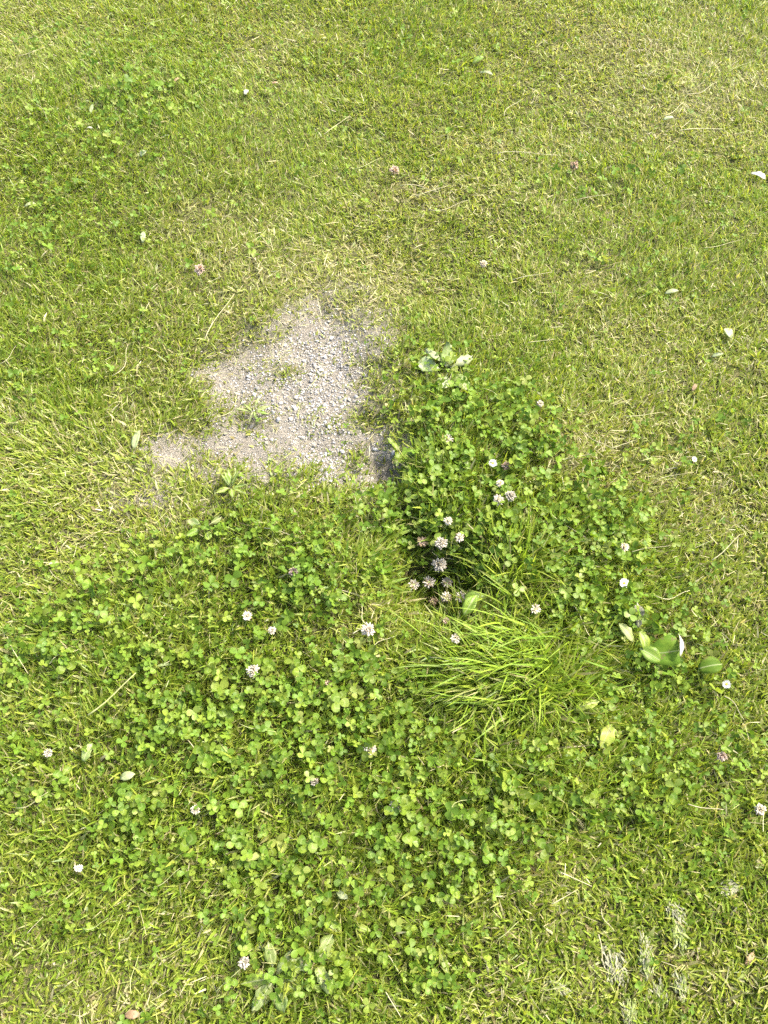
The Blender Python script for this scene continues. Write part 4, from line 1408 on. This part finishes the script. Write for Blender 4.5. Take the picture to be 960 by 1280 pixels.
clump(770, 1211, 285, .046, .026, 'whitish matted dead leaf, brightest one near the lower right corner', 150, .92)
clump(848, 1142, 300, .026, .022, 'roundish whitish matted leaf above the lower right corner', 80, .85)
clump(852, 1172, 290, .040, .020, 'pale green frayed leaf just under a roundish whitish one', 90, .3)
clump(808, 1192, 95, .050, .016, 'narrow grey frayed leaf between two broader bleached leaves', 100, .6)
clump(916, 1108, 20, .028, .018, 'roundish bleached frayed leaf near the right edge', 70, .75)
clump(853, 1228, 100, .032, .020, 'dim pale green frayed leaf low at the right', 70, .35)
clump(824, 1240, 100, .028, .020, 'faint frayed leaf low between bleached leaves', 60, .35)
clump(789, 1266, 100, .036, .020, 'pale green frayed leaf at the bottom edge right of centre', 90, .4)
clump(703, 1236, 330, .030, .009, 'narrow straw coloured frayed leaf left of the bleached leaves', 50, .7)
clump(340, 1180, 20, .030, .022, 'straw coloured matted leaf above the grey leaf cluster', 80, .7)

# ------------------------------------------------------------------ the long grass tuft
M_TUFT = mat_leaf('tuft_blade', (0.165, 0.272, 0.022), (0.235, 0.335, 0.032), scale=30, hue=0.014, rough=0.5, spec=0.25, trans=0.42)

def tuft_blade_mesh(bend0, bend1, side):
    n = 7
    V, F = [], []
    p = Vector((0, 0, 0))
    for i in range(n):
        t = i / (n - 1)
        a = bend0 + (bend1 - bend0) * t
        w = 0.5 * (0.75 + 0.6 * t) * (1 - t ** 2.2) + 0.01
        yo = side * t * t
        V += [(p.x, yo - w * 0.026, p.z + 0.006 * (1 - t)), (p.x, yo, p.z), (p.x, yo + w * 0.026, p.z + 0.006 * (1 - t))]
        p = p + Vector((math.sin(a), 0, math.cos(a))) / (n - 1)
    for i in range(n - 1):
        a = 3 * i
        F += [(a, a + 3, a + 4, a + 1), (a + 1, a + 4, a + 5, a + 2)]
    return py_mesh('blade', V, F, M_TUFT)

TUFT_ME = [tuft_blade_mesh(b0, b1, s) for (b0, b1, s) in ((.35, 1.5, .06), (.5, 1.7, -.08), (.2, 1.2, .04), (.7, 1.5, .1), (.55, 1.9, -.03), (.9, 1.45, .12), (.3, 1.8, -.12), (.8, 1.6, -.1))]

def build_tuft():
    c = at(665, 830, 0)
    root = empty('grass_tuft', c)
    zones = [((655, 815), (34, 22), 188, 26, .075, .125, 135), ((640, 850), (30, 18), 192, 24, .06, .11, 70), ((700, 850), (40, 24), 265, 45, .05, .09, 44), ((690, 800), (40, 16), 120, 50, .05, .085, 30),
             ((720, 830), (24, 24), 20, 60, .05, .08, 20)]
    for (cx, cy), (rx, ry), deg, spread, l0, l1, cnt in zones:
        for k in range(cnt):
            px, py = random.gauss(cx, rx), random.gauss(cy, ry)
            x, y = flat(px, py)
            z = ground_z(x, y) - 0.003
            o = link(bpy.data.objects.new('blade', random.choice(TUFT_ME)), root)
            L = random.uniform(l0, l1)
            az = img_dir(px, py, deg + random.gauss(0, spread), 0.0)
            o.rotation_euler = (random.gauss(0, 0.12), random.gauss(0, 0.12), az)
            o.location = Vector((x, y, z)) - c
            wv = random.choice((0.6, 0.8, 1.0, 1.2, 1.7)) * random.uniform(0.9, 1.1) * 0.09
            o.scale = (L, wv, L)
    tag(root, 'tuft of long bright green grass swept to the left below the hollow', 'grass tuft')

build_tuft()

# ------------------------------------------------------------------ single dry stalks lying on the lawn
M_STALK = [mat_leaf('straw_stalk', (0.32, 0.29, 0.145), (0.43, 0.40, 0.235), scale=80, hue=0.008, rough=0.6, trans=0.05),
           mat_leaf('greenish_stalk', (0.24, 0.27, 0.085), (0.33, 0.34, 0.14), scale=80, hue=0.01, rough=0.6, trans=0.05)]

def stalk(p0, p1, up=0.028, r=0.0008, mat=0, bow=0.08):
    a, b = at(p0[0], p0[1], up), at(p1[0], p1[1], up)
    d = b - a
    perp = Vector((-d.y, d.x, 0)) * random.uniform(-bow, bow)
    pts, n = [], 7
    for i in range(n):
        t = i / (n - 1)
        q = d * t + perp * math.sin(math.pi * t) + perp * 0.4 * math.sin(2 * math.pi * t)
        w = a + q
        q.z = max(q.z, ground_z(w.x, w.y) + min(up, 0.012) - a.z)
        pts.append(q)
    o = bpy.data.objects.new('dry_stalk', tube_mesh('dry_stalk', pts, [r * (1.1 - 0.5 * i / (n - 1)) for i in range(n)], M_STALK[mat], 5))
    o.location = a
    link(o)
    mx, my = (p0[0] + p1[0]) / 2, (p0[1] + p1[1]) / 2
    ang = math.degrees(math.atan2(p0[1] - p1[1], p1[0] - p0[0])) % 180
    ori = 'lying level' if ang < 20 or ang > 160 else 'rising rightwards' if ang < 70 else 'pointing away' if ang < 110 else 'falling rightwards'
    ln = math.hypot(p1[0] - p0[0], p1[1] - p0[1])
    tone = ('straw coloured', 'greenish')[mat]
    siz = 'long' if ln > 62 else 'short' if ln < 34 else 'thin'
    ph = near_phrase(mx, my)
    tag(o, f'{"straw" if mat == 0 else "greenish"} stalk {ori} {ph}', 'stalk', f'dry stalks {ori} {ph}')

STALKS = [((857, 117), (897, 102)), ((830, 145), (855, 127)), ((630, 145), (652, 124)), ((618, 192), (696, 194)), ((850, 163), (903, 161)), ((45, 130), (61, 152)), ((22, 70), (56, 59)),
          ((405, 168), (437, 145)), ((444, 211), (476, 197)), ((256, 424), (293, 367)), ((0, 455), (20, 432)), ((14, 536), (42, 554)), ((9, 796), (35, 842)), ((62, 830), (98, 812)),
          ((62, 712), (92, 733)), ((1, 864), (24, 872)), ((602, 485), (638, 508)), ((684, 638), (735, 674)), ((660, 428), (695, 424)), ((943, 336), (958, 364)), ((622, 1174), (648, 1152)),
          ((480, 1190), (498, 1214)), ((482, 1240), (501, 1271)), ((571, 731), (601, 710)), ((104, 1161), (135, 1148)), ((164, 1242), (173, 1194)), ((34, 1167), (54, 1146)), ((460, 782), (452, 756)),
          ((464, 812), (496, 794)), ((441, 792), (456, 784)), ((430, 482), (446, 492)), ((436, 442), (455, 460)), ((266, 469), (290, 467)), ((700, 745), (740, 800)), ((722, 782), (752, 765)),
          ((790, 690), (838, 682)), ((820, 745), (862, 738)), ((780, 520), (830, 515)), ((765, 560), (800, 548)), ((730, 540), (765, 560)), ((700, 575), (745, 566)), ((890, 700), (925, 668)),
          ((505, 655), (545, 665)), ((450, 665), (500, 662)), ((540, 690), (570, 700)), ((600, 745), (628, 768)), ((330, 660), (372, 672)), ((700, 1090), (740, 1108)), ((690, 1130), (722, 1112)),
          ((752, 1136), (768, 1164)), ((748, 1168), (754, 1206)), ((860, 1005), (905, 1012)), ((905, 870), (930, 900)), ((640, 350), (690, 340)), ((720, 250), (765, 242)), ((140, 470), (160, 430)),
          ((520, 245), (560, 232)), ((535, 262), (585, 250)), ((500, 232), (548, 240)), ((820, 600), (868, 590)), ((560, 1020), (600, 995)), ((190, 1110), (225, 1085)), ((20, 1010), (60, 990)),
          ((270, 1240), (300, 1212)), ((385, 1165), (420, 1150)), ((235, 925), (260, 962)), ((300, 905), (345, 915)), ((880, 310), (925, 300)), ((910, 90), (945, 75)), ((180, 30), (215, 22))]
for k, s in enumerate(STALKS):
    stalk(s[0], s[1], up=random.uniform(0.022, 0.032), r=random.uniform(0.0004, 0.00075), mat=0 if random.random() < 0.75 else 1, bow=random.uniform(0.03, 0.2))
stalk((110, 894), (170, 841), 0.04, 0.0012, 1, 0.03)
